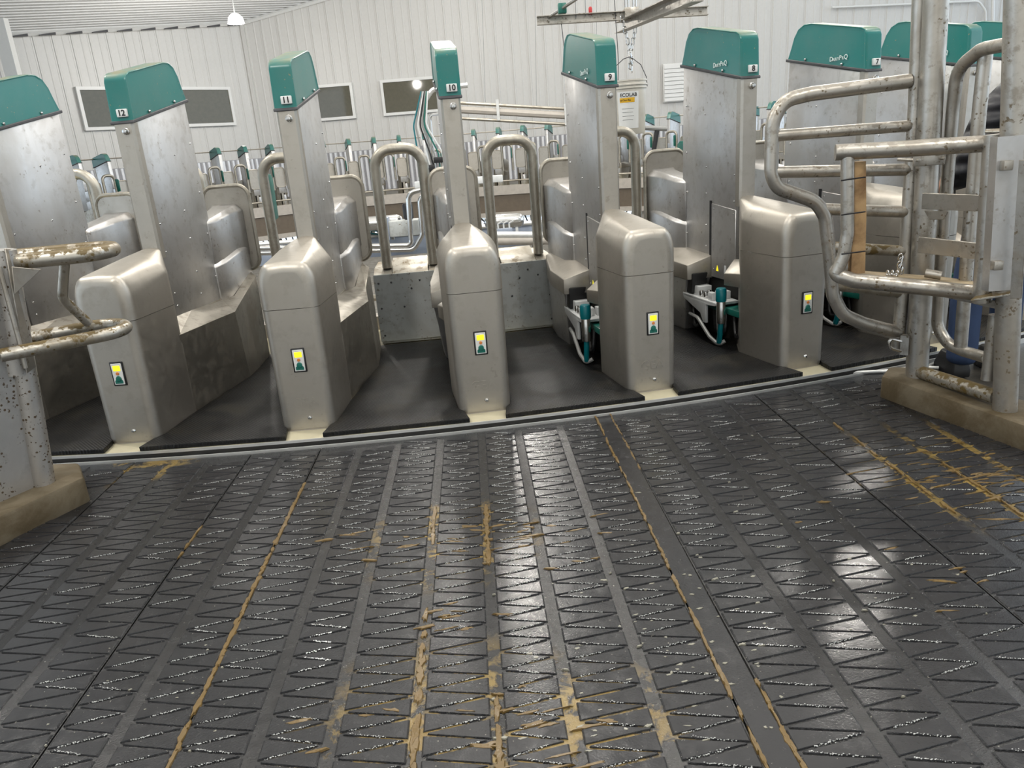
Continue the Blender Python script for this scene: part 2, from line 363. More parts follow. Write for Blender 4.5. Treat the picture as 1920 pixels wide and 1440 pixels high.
fl = obj('floor', MB().box(-9, 9, -6, 5.2, -.16, -.066), CONC, kind='structure')
SL = -.036                                          # mats run at a slight angle
def fx(x0, y): return x0 + SL * (y - 3.9)
def yend(x):                                        # front of the rotating deck
    return CY - math.sqrt((R + .164) ** 2 - (x - CX) ** 2)
BND = [-2.95, -2.735, -2.52, -2.305, -2.087, -1.873, -1.655, -1.445, -1.258, -1.066, -.85, -.645, -.414, -.191, .01, .242, .457, .543, .762, .983, 1.196, 1.414, 1.63, 1.855, 2.065, 2.28]
def inside_curb(x, y):
    if y < 3.95 and x > 2.04 + (3.9 - y) * .26: return True
    if y < 3.44 and x < -2.10 - (3.33 - y) * .46: return True
    return False
MATS = [(0, 4), (4, 7), (7, 9), (9, 16), (16, 17), (17, 21), (21, 25)]
Y0 = .95; glints = MB()
for mi, (a, b) in enumerate(MATS):
    x0, x1 = BND[a] + .003, BND[b] - .003
    base = MB(); n = 12; top = []; bot = []
    xs = [x0 + (x1 - x0) * i / n for i in range(n + 1)]
    far = [(fx(x, yend(x)), yend(x) - .012) for x in xs]
    poly = [(fx(x0, Y0), Y0), (fx(x1, Y0), Y0)] + far[::-1]
    base.prism(poly, 'z', -.066, ZF - .0046)
    root = obj('rubber_mat', base, RUBG, fl, kind=None, smooth=0)
    if b - a == 1:
        t = MB(); t.prism([(fx(x0, Y0) + .006, Y0), (fx(x1, Y0) - .006, Y0)] + [(p[0] + (.006 if i == n else -.006 if i == 0 else 0), p[1] - .004) for i, p in list(enumerate(far))][::-1], 'z', ZF - .0050, ZF - .001)
        obj('tread_tile', t, RUB, root, kind='stuff'); continue
    t = MB()
    def tile(P):                                     # raised tread block with rounded wet edges
        cxy = Vector((sum(p[0] for p in P) / len(P), sum(p[1] for p in P) / len(P))); k = len(P)
        def ring(d_, z):
            out = []
            for p in P:
                d = cxy - Vector(p); q = Vector(p) + d.normalized() * min(d_, d.length * .35); out.append((q.x, q.y, z))
            return out
        R3 = ring(0, ZF - .0050) + ring(.0022, ZF - .0017) + ring(.0058, ZF)
        t.add(R3, [tuple(range(2 * k, 3 * k))] + [(q * k + i, q * k + (i + 1) % k, (q + 1) * k + (i + 1) % k, (q + 1) * k + i) for q in range(2) for i in range(k)])
    for bi in range(a, b):
        xa, xb = BND[bi] + (.019 if bi > a else .006), BND[bi + 1] - (.019 if bi < b - 1 else .006)
        ph = rnd.random() * .085; bx_ = (BND[bi] + BND[bi + 1]) / 2; core = max(.22, 1 - max(0, abs(bx_ + .15) - .75) * .9); pa_ = core * (.95 if bx_ < .1 else .45); pb_ = core * (.35 if bx_ < -.3 else .95); per = .085; g = .0080
        k = 0
        while True:
            yl = Y0 + ph + k * per; ym = yl + per / 2; yh = yl + per
            if yh > yend(fx(xa, 3.9)) - .02 or yh + per / 2 > yend(xb) - .015: break
            if not inside_curb((xa + xb) / 2 - .02, yl):
                tile([(fx(xa, yl + g), yl + g), (fx(xb - .012, ym), ym + .001), (fx(xb - .012, ym) , ym + .004), (fx(xa, yh - g), yh - g)])
                tile([(fx(xb, ym + g), ym + g), (fx(xb, ym + per - g), ym + per - g), (fx(xa + .012, yh), yh + .002), (fx(xa + .012, yh), yh - .002)])
                for (xs0, ys0, xs1, ys1, pr_) in ((xa + .01, yl + g * .7, xb - .015, ym + g * .3, pa_), (xa + .02, yh + g * .2, xb - .01, ym + g * .8, pb_)):  # pale beads stand in for glints, strewn where the wet edges sparkle
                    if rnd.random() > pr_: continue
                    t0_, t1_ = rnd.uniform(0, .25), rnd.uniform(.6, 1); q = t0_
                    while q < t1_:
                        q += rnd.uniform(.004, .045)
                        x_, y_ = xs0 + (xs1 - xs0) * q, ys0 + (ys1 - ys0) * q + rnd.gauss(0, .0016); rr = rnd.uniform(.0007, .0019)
                        glints.add([(fx(x_, y_) + a_ * rr * 1.6, y_ + b_ * rr, ZF + c_ * rr) for a_, b_, c_ in ((1, 0, 0), (0, 1, 0), (-1, 0, 0), (0, -1, 0), (0, 0, .8), (0, 0, -3))], [(0, 1, 4), (1, 2, 4), (2, 3, 4), (3, 0, 4), (1, 0, 5), (2, 1, 5), (3, 2, 5), (0, 3, 5)])
            k += 1
    me = mesh('tread_tile', t, RUB, smooth=0); me.materials.append(GLIT)
    for f_ in me.polygons: f_.material_index = 0 if abs(f_.normal.z) > .985 else 1
    link('tread_tile', me, root, 'stuff')

# manure trodden into joints and treads
man = MB(); foam = MB()
def flake(m, c, L, W, ang, z=ZF + .0004, n=13, h=.002):
    pts = []
    for k in range(n):
        a = 2 * PI * k / n; rr = .55 + .8 * rnd.random()
        x, y = L * rr * math.cos(a), W * rr * math.sin(a)
        pts.append((c[0] + x * math.cos(ang) - y * math.sin(ang), c[1] + x * math.sin(ang) + y * math.cos(ang)))
    lo = [(p[0], p[1], z - .0045) for p in pts]; hi = [(c[0] + (p[0] - c[0]) * .8, c[1] + (p[1] - c[1]) * .8, z + (h if m is man else .0012) * rnd.random()) for p in pts]
    m.add(lo + hi, [tuple(range(n, 2 * n))] + [(i, (i + 1) % n, n + (i + 1) % n, n + i) for i in range(n)])
def joint(xj, ya, yb, wd, dens=1.0):
    y = ya
    while y < yb:
        if rnd.random() < dens: flake(man, (fx(xj, y) + rnd.uniform(-.003, .003), y), rnd.uniform(.02, .05), wd * rnd.uniform(.7, 1.25), PI / 2)
        y += rnd.uniform(.02, .045)
joint(-1.066, 1.0, 3.35, .009, .95); joint(.457, 1.0, 4.0, .006, .9); joint(.543, 3.2, 4.0, .005, .8); joint(.543, 1.0, 1.75, .007, .8)
joint(-.191, 2.5, 2.95, .010); joint(-.414, 2.7, 2.95, .009); joint(-.414, 1.2, 2.2, .010, .75); joint(-.191, 1.1, 1.75, .012, .9); joint(1.63, 2.6, 3.6, .006, .7); joint(1.855, 2.2, 3.0, .006, .8); joint(-1.445, 2.7, 2.95, .005, .7)
def zone(cx, cy, rx, ry, n, m=man, L=(.015, .055), W=(.003, .009)):
    for _ in range(n):
        x = cx + rnd.gauss(0, rx); y = cy + rnd.gauss(0, ry)
        if y > yend(x) - .08 or y < 1.0 or inside_curb(x, y) or inside_curb(x + .06, y) or inside_curb(x - .06, y): continue
        flake(m, (x, y), rnd.uniform(*L), rnd.uniform(*W), rnd.choice((.19, -.19, .2)) + rnd.uniform(-.03, .03))
zone(-.35, 2.72, .22, .07, 16); zone(.05, 2.68, .1, .06, 6); zone(-.35, 1.66, .30, .08, 14); zone(-.05, 1.6, .14, .10, 12); zone(-.25, 2.15, .1, .05, 9)
zone(1.85, 2.9, .13, .16, 26, L=(.03, .08)); zone(2.08, 2.95, .08, .2, 14, L=(.03, .07)); zone(1.45, 2.4, .2, .3, 8); zone(-2.0, 3.78, .22, .03, 14); zone(.2, 2.6, .2, .1, 12)
zone(.35, 1.95, .1, .25, 26, foam, (.004, .015), (.002, .006)); zone(.6, 2.0, .07, .3, 22, foam, (.005, .014), (.003, .006)); zone(.9, 2.2, .35, .5, 40, foam, (.003, .010), (.002, .005)); zone(-1.2, 1.9, .35, .4, 30, foam, (.003, .007), (.002, .004)); zone(.1, 1.6, .2, .2, 26, foam, (.006, .016), (.003, .006))
tag(obj('manure_smear', man, MANURE, kind='stuff'), 'ochre manure trodden into the joints and grooves of the black rubber floor', 'manure')
tag(obj('glint_bead', glints, GLINT_COL, kind='stuff', smooth=0), 'pale beads painting the wet glitter along the zigzag tread grooves of the rubber floor', 'painted glints')
tag(obj('foam_spatter', foam, FOAM, kind='stuff'), 'pale milky foam and chaff spattered on the black rubber floor', 'foam')

# room shell --------------------------------------------------------
YB = 39.8
def wline(a, b, h0, h1, name, pw, ribd, mat, zbase=-2.2, z0=1.75):
    """wall of upright steel sheets between plan points a and b, top height runs from h0 to h1"""
    A, B = Vector(a), Vector(b); L = (B - A).length; d = (B - A) / L; ang = math.atan2(d.y, d.x)
    root = obj(name, MB().prism([(0, zbase), (L, zbase), (L, h1), (0, h0)], 'y', .06, .16), mat, kind='structure')
    root.location = (A.x, A.y, 0); root.rotation_euler = (0, 0, ang)
    n = int(L / pw); H = max(h0, h1)
    sh = {}
    for i in range(n):
        x = i * pw; ht = h0 + (h1 - h0) * (x / L); key = round(ht * 2)
        if key not in sh:
            q = MB(); T = key / 2 + .1
            prof = [(0, .055), (0, .03), (pw * .08, .03), (pw * .11, 0), (pw * .19, 0), (pw * .22, .03), (pw * .60, .03), (pw * .63, .018), (pw * .67, .018), (pw * .70, .03), (pw - .006, .03), (pw - .006, .055)]
            q.prism(prof, 'z', z0, T)
            sh[key] = mesh('wall_sheet', q, mat, smooth=0)
        o = link('wall_sheet', sh[key], root); o.location = (x, 0, 0)
    return root
def ceil_z(x, y): return 11.90 + .184 * x - .0417 * y
WL_A, WL_B = (-21.5, 29.3), (-11.6, YB); WB_B = (27.5, YB)
wline(WL_A, WL_B, ceil_z(*WL_A), ceil_z(*WL_B), 'wall_left', .72, .03, WALLW)
wb = wline(WL_B, WB_B, ceil_z(*WL_B), ceil_z(*WB_B), 'wall_back', .80, .03, WALLW)
wline((40, -9), (-16, -9), 18, 10, 'wall_rear_bounce', 1.6, .03, WALLW, z0=-1)  # unseen wall added behind the camera to block sky and bounce warm light
# ceiling sheet with ribs parallel to the left wall
root = MB(); P = [(-30, 27), (-8, 52), (40, 52), (40, -14), (-30, -14)]
root.add([(x, y, ceil_z(x, y) + .05) for x, y in P] + [(x, y, ceil_z(x, y) + .25) for x, y in P], [(0, 1, 2, 3, 4), (9, 8, 7, 6, 5)] + [(i, (i + 1) % 5, 5 + (i + 1) % 5, 5 + i) for i in range(5)])
ce = obj('ceiling', root, CEILW, kind='structure', smooth=0)
dv = Vector((9.9, 10.5, 0)).normalized(); pv = Vector((dv.y, -dv.x, 0))
cb = Vector((-21.5, 29.3, 0))
for i in range(44):                                  # ceiling sheets, each with raised ribs
    q = MB(); wdt = .9
    for k in range(3):
        for (s0, s1, dz) in ((0, .3, 0.0), (.06, .13, -.05)):
            pa = cb + pv * (i * wdt + k * .3 + s0) - dv * 26; pb = cb + pv * (i * wdt + k * .3 + s1) - dv * 26
            pc, pd = pb + dv * 52, pa + dv * 52
            T = [(p.x, p.y, ceil_z(p.x, p.y) + dz) for p in (pa, pb, pc, pd)]
            q.add(T + [(x, y, z + (.03 if dz == 0 else .05)) for x, y, z in T], [(0, 1, 2, 3), (7, 6, 5, 4), (0, 4, 5, 1), (1, 5, 6, 2), (2, 6, 7, 3), (3, 7, 4, 0)])
    obj('ceiling_sheet', q, CEILW, ce, smooth=0)
# eaves trim and corner trims
e0, e1 = Vector(WL_A), Vector(WL_B); nrm = Vector((.72, -.69))
obj('trim_1', MB().tube([(e0.x + .1, e0.y - .1, ceil_z(*e0) - .12), (e1.x, e1.y - .12, ceil_z(*e1) - .12), (WB_B[0], YB - .12, ceil_z(*WB_B) - .12)], .09, 4), FRAMEW, kind='structure')
gp_ = MB()
for k in range(14):
    f0, f1 = (k + .15) / 14, (k + .75) / 14
    a_, b_ = e0.lerp(e1, f0), e0.lerp(e1, f1)
    gp_.add([(p.x + .2, p.y - .2, ceil_z(p.x, p.y) - dz) for p, dz in ((a_, .22), (b_, .22), (b_, .13), (a_, .19))] + [(p.x + .12, p.y - .12, ceil_z(p.x, p.y) - dz) for p, dz in ((a_, .22), (b_, .22), (b_, .13), (a_, .19))], [(0, 1, 2, 3), (7, 6, 5, 4), (0, 4, 5, 1), (1, 5, 6, 2), (2, 6, 7, 3), (3, 7, 4, 0)])
gg = obj('trim_7', gp_, TRIM, None, kind='structure', smooth=0)
obj('trim_2', MB().box(WL_B[0] - .08, WL_B[0] + .10, YB - .14, YB, 1.7, 8.2), WALLW, kind='structure')
pcol = at(22, 110, 30.2); obj('trim_3', MB().box(pcol.x - .35, pcol.x + .12, pcol.y - .1, pcol.y + .2, 0, 7.2), FRAMEW, kind='structure')
# bright ribbed wainscot behind the far stalls
def wains(a, b, name):
    A, B = Vector(a), Vector(b); L = (B - A).length; d = (B - A) / L
    root = obj(name, MB().box(0, L, .02, .05, -.6, 1.78), RIBG, kind='structure'); root.location = (A.x, A.y, 0); root.rotation_euler = (0, 0, math.atan2(d.y, d.x))
    q = MB()
    for k in range(4): q.prism([(k * .25, .02), (k * .25 + .03, -.05), (k * .25 + .12, -.05), (k * .25 + .15, .02)], 'z', -.6, 1.76)
    me = mesh('ribbed_sheet', q, RIBW, smooth=0)
    for i in range(int(L)):
        o = link('ribbed_sheet', me, root); o.location = (i, 0, 0)
wains((-20.0, 30.6), (-11.5, YB - .3), 'trim_4'); wains((-11.3, YB - .1), (26, YB - .1), 'trim_5')
# windows
def window(i, c0, c1, z0, z1):
    A, B = Vector(c0), Vector(c1); L = (B - A).length; d = (B - A) / L
    f = MB(); t = .13
    for (x0, x1, a, b) in ((0, L, z0, z0 + t), (0, L, z1 - t, z1), (0, t, z0 + t, z1 - t), (L - t, L, z0 + t, z1 - t)): f.box(x0, x1, -.1, .06, a, b)
    o = obj('window_%d' % i, f, FRAMEW, kind='structure'); o.location = (A.x, A.y, 0); o.rotation_euler = (0, 0, math.atan2(d.y, d.x))
    obj('window_pane', MB().box(t - .01, L - t + .01, -.055, -.035, z0 + t - .01, z1 - t + .01), PANE, o)
def onwall_left(u, v):
    A, B = Vector((*WL_A, 0)), Vector((*WL_B, 0)); nn = Vector((B.y - A.y, A.x - B.x, 0)); d = ray(u, v)
    return CAM + d * ((A - CAM).dot(nn) / d.dot(nn))
p0, p1 = onwall_left(139, 163), onwall_left(441, 235)
off = Vector((.72, -.69)) * .06
window(1, (p0.x + off.x, p0.y + off.y), (p1.x + off.x, p1.y + off.y), onwall_left(442, 235).z, onwall_left(139, 163).z)
for i, (u0, u1) in ((2, (560, 664)), (3, (718, 862))):
    a, b = at(u0, 200, YB - .06), at(u1, 190, YB - .06)
    window(i, (a.x, YB - .06), (b.x, YB - .06), at(668, 222, YB).z, at(660, 155, YB).z)

# ================================================================== ROTARY PLATFORM
def ringsec(prof, a0, a1, n, mat, name, parent, smooth=30):
    """sweep a closed (radius, z) profile round the ring between angles"""
    rings = []
    full = abs(a1 - a0 - 2 * PI) < 1e-6
    for k in range(n + (0 if full else 1)):
        a = a0 + (a1 - a0) * k / n
        rings.append([(CX + math.sin(a) * r, CY - math.cos(a) * r, z) for r, z in prof])
    if full: rings.append(rings[0])
    return obj(name, MB().loft(rings, True, not full, not full), mat, parent, smooth=smooth)
pf = thing('rotary_platform', 'large round milking platform with cream deck turning behind the rubber floor', 'platform', (0, 0, 0))
ringsec([(R + .136, -.03), (R + .136, 0), (R - 2.5, 0), (R - 2.5, -.03)], 0, 2 * PI, 240, CREAM, 'deck', pf)
ringsec([(R + .143, -.16), (R + .143, -.014), (R + .137, -.014), (R + .137, -.16)], 0, 2 * PI, 240, DARK, 'rim', pf)
ringsec([(R + .144, -.014), (R + .144, .001), (R + .1365, .001), (R + .1365, -.014)], 0, 2 * PI, 240, ALU, 'rim_lip', pf)
ringsec([(R - 2.42, -.2), (R - 2.42, .12), (R - 2.56, .12), (R - 2.56, -.2)], 0, 2 * PI, 160, OFFW, 'inner_beam', pf)
ringsec([(R - 2.46, -.80), (R - 2.46, -.2), (R - 2.50, -.2), (R - 2.50, -.80)], 0, 2 * PI, 160, BROWN, 'inner_fascia', pf)
ringsec([(R - 2.42, -.95), (R - 2.42, -.80), (R - 2.60, -.80), (R - 2.60, -.95)], 0, 2 * PI, 160, OFFW, 'lower_beam', pf)
ringsec([(R - 2.5 + .03 * math.cos(k * PI / 3), .27 + .03 * math.sin(k * PI / 3)) for k in range(6)], 0, 2 * PI, 160, HOOP, 'inner_rail', pf)
kf = ringsec([(R + .161, -.07), (R + .161, -.034), (R + .154, -.034), (R + .154, -.07)], -.30, .42, 60, ALU, 'trim_6', None); kf['kind'] = 'structure'
pit = obj('floor_pit', MB().lathe([(.01, -1.7), (R - .2, -1.7), (R - .2, -1.6), (.01, -1.6)], (CX, CY, 0), 64), PIT, kind='structure')
obj('floor_outer', MB().loft([[(CX + r * math.sin(a * PI / 60), CY - r * math.cos(a * PI / 60), z) for r, z in ((R + .25, -.35), (R + .25, -.2), (46, -.2), (46, -.35))] for a in range(14, 107)]), PIT, kind='structure')
# posts and dark machinery under the far deck
me = mesh('support', MB().box(-.05, .05, -.05, .05, -1.6, -.95), OFFW)
for k in range(36, 70):
    p = wor(k + .5, 2.3, 0, 0); o = link('support', me, pf); o.location = (p.x, p.y, 0)
mach = MB()
for k in range(36, 70):
    for j in range(4):
        p = wor(k + j * .25, 2.2 + rnd.random() * .3, 0, 0); z = -1.05 - rnd.random() * .4
        mach.tube(rp([p + Vector((0, 0, -.95)), p + Vector((rnd.uniform(-.2, .2), 0, z)), p + Vector((rnd.uniform(-.3, .3), rnd.uniform(-.2, .2), -1.55))], .1, 4), .025, 6)
obj('milk_hose', mach, BLACK, pf, kind='stuff')

# ================================================================== STALL DIVIDERS
def hood_sec(y, wd, zs, zt, wt, z0, ins=0, ctrl=.85):
    wd -= ins; zs -= ins * .6; zt -= ins; wt = max(.01, wt - ins * .7)
    L = [(-wd, z0), (-wd, z0 + (zs - z0) * .5)]
    p0, p2 = Vector((-wd, zs)), Vector((-wt, zt)); p1 = Vector((-wd * ctrl - wt * (1 - ctrl), zs + (zt - zs) * ctrl))
    for k in range(7):
        t = k / 6; q = p0 * (1 - t) ** 2 + p1 * 2 * t * (1 - t) + p2 * t * t; L.append((q.x, q.y))
    Rr = [(-x, z) for x, z in L[::-1]]
    return [(x, y, z) for x, z in L + [(0, zt + .006)] + Rr]
def cover_plan(wd, r, y1, fl=.05):
    pts = [(-.056, .645), (-wd - fl * .44, .44), (-wd - fl * .42, .42)]
    for k in range(7):
        a = PI + k * PI / 12; pts.append((-wd + r + r * math.cos(a), r + r * math.sin(a)))
    for k in range(7):
        a = 1.5 * PI + k * PI / 12; pts.append((wd - r + r * math.cos(a), r + r * math.sin(a)))
    pts += [(wd + fl * .42, .42), (wd + fl * .44, .44), (.056, .645)]; return pts

def tall_panel_poly(): return [(.665, .45), (.665, 1.735), (1.405, 1.885), (1.435, .90), (1.44, .45)]
SH = {}                                              # shared meshes of the divider
def M_(k, f):
    if k not in SH: SH[k] = f()
    return SH[k]
def arm_parts(t):
    g = MB().box(-.17, -.05, .42, 1.02, .285, .33); arm = obj('milking_arm', g, GREEN2, t, bevel=.008, label='green milking arm parked in the divider recess'); arm.location = (.02, .0, -.045)
    b = MB().prism([(.68, .36), (1.13, .37), (1.12, .33), (.88, .26), (.84, .20), (.80, .20), (.80, .33), (.68, .34)], 'x', -.235, -.215)
    b.box(-.235, -.06, .66, 1.12, .345, .365); b.box(-.20, -.10, .95, 1.06, .365, .43)
    for k in range(3): b.box(-.22 + .055 * k, -.185 + .055 * k, .74, .80, .365, .42)
    obj('cluster_bracket', b, WHITE, arm, bevel=.004, label='white cluster bracket')
    obj('cup_shield', MB().prism([(1.02, .37), (1.13, .37), (1.13, .47), (1.09, .52), (1.0, .52)], 'x', -.225, -.10), BLACK, arm, bevel=.01)
    c = MB()
    for (y, x) in ((.86, -.2), (.9, -.15), (.86, -.11), (.92, -.2)): c.lathe([(.014, .365), (.016, .37), (.016, .40), (.012, .41)], (x, y, 0), 10)
    obj('teat_cup', c, CHROME, arm, kind='stuff')
    cy = MB().lathe([(.028, .24), (.03, .25), (.03, .385), (.028, .39)], (-.235, .60, 0), 14); obj('cylinder_sleeve', cy, CHROME, arm)
    obj('pulsator_body', MB().lathe([(.034, .39), (.036, .40), (.036, .47), (.03, .48)], (-.235, .60, 0), 14), TEAL, arm); obj('air_hose', MB().tube([(-.235, .6, .25), (-.24, .6, .16), (-.235, .62, .10)], .018, 10), TEAL, arm)
    h = MB().tube(rp([(-.22, 1.05, .22), (-.24, .9, .22), (-.25, .72, .12), (-.24, .62, .085), (-.2, .6, .11)], .1, 6), .013, 8)
    obj('milk_hose', h, HOSE, arm)
    h = MB()
    for (x, y0_) in ((-.12, .5), (-.16, .66), (-.1, .8), (-.18, .95)):
        h.tube(rp([(x, y0_, .3), (x - .03, y0_ - .04, .16), (x, y0_ + .1, .12), (x + .02, y0_ + .16, .3)], .05, 5), .014, 8)
    obj('rubber_hose', h, BLACK, arm, kind='stuff')
def divider(n, near=True, logo=False, arm=False, num=None, label='', group=None):
    o, a = frame(n)
    t = thing('stall_divider', label, 'stall divider', o, a, group)
    L = lambda nm, k, f, p=t, **kw: link(nm, M_(k, f), p, **kw)
    # lower cover
    def f():
        m = MB(); r0 = cover_plan(.150, .052, .62); r1 = cover_plan(.155, .052, .62)
        m.loft([[(x, y, .012) for x, y in r0], [(x, y, .697) for x, y in r1]]); return mesh('lower_cover', m, COVER, wn=True)
    lc = L('lower_cover', 'lc', f)
    def f():
        m = MB(); m.loft([[(x * .985, y + .006, .0) for x, y in cover_plan(.150, .052, .62)], [(x * .985, y + .006, .014) for x, y in cover_plan(.150, .052, .62)]]); return mesh('foot_plate', m, OFFW)
    if near: L('foot_plate', 'fp', f)
    def f():
        m = MB(); r_ = .052; rings = [hood_sec(0, .155, .82, .948, .095, .7, r_ + .006)]
        for k in range(7):
            ph = k / 6 * PI / 2; ins = r_ * (1 - math.sin(ph)); y = r_ * (1 - math.cos(ph))
            rings.append(hood_sec(y, .155 + .05 * y, .82, .948, .095, .7, ins))
        for y in (.12, .25, .36, .42, .44):
            q = (y - .05) / .6; rings.append(hood_sec(y, .155 + .05 * y, .82 + .10 * q, .948 + .065 * q, .095 - .04 * q, .7, 0, .85 - .15 * q))
        rings.append(hood_sec(.645, .060, .985, 1.013, .045, .7, 0, .7))
        m.loft(rings, False, False, False); fr = rings[0]; m.add(fr, [tuple(range(len(fr)))])
        return mesh('upper_cover', m, COVER, smooth=50, wn=True)
    L('upper_cover', 'uc', f)
    # tall side sheets, front post
    def f(): return mesh('tall_panel', MB().prism(tall_panel_poly(), 'x', -.052, .052), STEEL, .006, 2)
    L('tall_panel', 'tp', f)
    def f():
        m = MB(); m.prism([(-.058, .70), (-.058, .655), (-.046, .640), (.046, .640), (.058, .655), (.058, .70)], 'z', .95, 1.738); return mesh('front_post', m, COVER, smooth=25)
    L('front_post', 'po', f)
    # cap
    def f():
        poly = [(.640, 1.742), (.652, 1.96), (.668, 1.995), (.70, 2.014), (.76, 2.026), (1.18, 2.112), (1.25, 2.115), (1.31, 2.09), (1.35, 2.04), (1.378, 1.97), (1.412, 1.897)]
        m = MB(); cs = (1.05, 1.9)
        def ring(x, k): return [(x, cs[0] + (p[0] - cs[0]) * k, p[1] if p[1] < 1.9 and k < 1 else cs[1] + (p[1] - cs[1]) * (k if p[1] > 1.93 else 1)) for p in poly]
        m.loft([ring(-.060, .93), ring(-.066, .97), ring(-.064, .988), ring(-.052, 1.0), ring(.052, 1.0), ring(.064, .988), ring(.066, .97), ring(.060, .93)]); return mesh('cap', m, GREEN, smooth=45, wn=True)
    cap = L('cap', 'cap', f)
    def f():
        m = MB().prism([(.632, 1.730), (.634, 1.748), (1.425, 1.905), (1.427, 1.885)], 'x', -.070, .070); return mesh('cap_trim', m, TRIM, .004, 1)
    L('cap_trim', 'ct', f)
    # edge plate facing outwards at the inner end, with tube rim
    def f(): 
        m = MB(); q = rp([(-.15, 0, .69), (.20, 0, .69), (.20, 0, 1.315), (-.15, 0, 1.315)], .085, 6, True); m.prism([(p.x, p.z) for p in q], 'y', 1.853, 1.868); return mesh('end_plate', m, COVER)
    pl_ = L('end_plate', 'ep', f)
    def f():
        q = rp([(-.15, 1.86, .69), (.20, 1.86, .69), (.20, 1.86, 1.315), (-.15, 1.86, 1.315)], .085, 6, True); return mesh('plate_rim', MB().tube(q, .016, 8, True), HOOP)
    L('plate_rim', 'pr', f, pl_)
    # fairings between tall panel and plate
    def f():
        m = MB()
        def sec(y, wd, z0, z1, c): return [(-wd, y, z0), (-wd, y, z1 - c), (-wd + c * .9, y, z1), (wd - c * .9, y, z1), (wd, y, z1 - c), (wd, y, z0)]
        m.loft([sec(1.38, .058, .80, 1.105, .02), sec(1.46, .088, .80, 1.12, .03), sec(1.70, .10, .80, 1.155, .035), sec(1.80, .115, .80, 1.17, .04), sec(1.856, .14, .80, 1.185, .05)])
        return mesh('upper_fairing', m, STEEL, .008, 2, 45)
    L('upper_fairing', 'uf', f)
    def f():
        m = MB()
        def sec(y, wd, z0, z1, c): return [(-wd, y, z0), (-wd, y, z1 - c), (-wd + c * 1.1, y, z1), (wd - c * 1.1, y, z1), (wd, y, z1 - c), (wd, y, z0)]
        m.loft([sec(1.36, .062, .48, .80, .02), sec(1.45, .11, .48, .83, .03), sec(1.72, .125, .48, .875, .03), sec(1.856, .13, .48, .89, .03)])
        return mesh('lower_fairing', m, STEEL, .008, 2, 45)
    L('lower_fairing', 'lf', f)
    # lower body, closed on the right, open recess on the left
    def f():
        m = MB()
        Ob = [(.150, .42, .0), (.222, .90, 0), (.252, 1.15, 0), (.235, 1.40, 0), (.205, 1.70, 0), (.10, 1.85, 0)]
        Ot = [(.176, .42, .515), (.23, .90, .51), (.25, 1.10, .505), (.195, 1.42, .545), (.185, 1.76, .645), (.10, 1.85, .68)]
        It = [(.05, .42, .59), (.05, .90, .575), (.05, 1.38, .548), (.115, 1.46, .555), (.125, 1.76, .66), (.05, 1.85, .69)]
        k = len(Ob); m.add(Ob + Ot + It, [(i, i + 1, k + i + 1, k + i) for i in range(k - 1)] + [(k + i, k + i + 1, 2 * k + i + 1, 2 * k + i) for i in range(k - 1)])
        m.box(-.012, .06, .40, 1.85, 0, .56)
        return mesh('right_body', m, BODY, 0, 2, 0)
    L('right_body', 'rb', f)
    def f():
        m = MB()
        Ob = [(-.168, 1.18, 0), (-.185, 1.45, 0), (-.15, 1.75, 0), (-.08, 1.85, 0), (-.0, 1.85, 0), (-.0, 1.18, 0)]
        Om = [(-.225, 1.06, .43), (-.222, 1.42, .43), (-.168, 1.75, .43), (-.08, 1.85, .43), (0, 1.85, .43), (0, 1.06, .43)]
        m.loft([Ob, Om]); return mesh('left_leg', m, STEEL, .006, 1)
    L('left_leg', 'll', f)
    def f():
        m = MB(); b = [(-.238, 1.02, .43), (-.23, 1.42, .43), (-.175, 1.76, .43), (-.05, 1.84, .43), (-.045, 1.0, .43)]
        tp = [(-.238, 1.02, .535), (-.23, 1.42, .545), (-.175, 1.76, .61), (-.05, 1.84, .64), (-.045, 1.0, .592)]
        m.loft([b, tp]); return mesh('left_shelf', m, COVER, .005, 2)
    L('left_shelf', 'ls', f)
    def f():
        m = MB(); b = [(-.05, .44, .455), (-.172, .445, .455), (-.205, .585, .455), (-.05, .70, .455)]
        tp = [(-.05, .44, .62), (-.172, .445, .545), (-.205, .585, .535), (-.05, .71, .60)]
        m.loft([b, tp]); return mesh('left_flank', m, COVER, .005, 2)
    L('left_flank', 'lk', f)
    if not near: return t
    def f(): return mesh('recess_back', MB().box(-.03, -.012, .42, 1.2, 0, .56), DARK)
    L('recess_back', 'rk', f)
    # left door and its dark slot
    def f(): return mesh('side_door', MB().prism([(.69, .44), (.69, .925), (1.0, .955), (1.0, .44)], 'x', -.058, -.050), STEEL, .003, 1)
    dr = L('side_door', 'sd', f)
    def f(): return mesh('door_slot', MB().box(-.0560, -.05, 1.002, 1.030, .44, .972), INK)
    L('door_slot', 'sl', f, dr)
    def f():
        m = MB()
        for (y, z) in ((.72, .9), (.72, .5), (.97, .92), (.97, .7), (.97, .5)): m.lathe([(.001, -.0615), (.005, -.061), (.006, -.058)], (0, y, z), 8, 'x')
        for s_ in (-1, 1):
            for (y, z) in ((.72, 1.15), (.72, .98), (1.08, 1.2), (1.08, 1.02), (1.08, .8), (1.36, 1.3), (1.36, 1.02), (1.36, .72), (1.36, 1.62), (1.1, 1.55), (.72, .72), (.72, .64), (1.08, .65)): m.ball((s_ * .052, y, z), .0065, 8)
        return mesh('rivet', m, CHROME)
    L('rivet', 'rv', f, kind='stuff')
    def f():
        m = MB()
        for s_ in (-1, 1):
            for (y, z) in ((.86, 1.805), (1.22, 1.878)): m.ball((s_ * .066, y, z), .009, 8)
        return mesh('cap_screw', m, CHROME)
    L('cap_screw', 'cs', f, cap, kind='stuff')
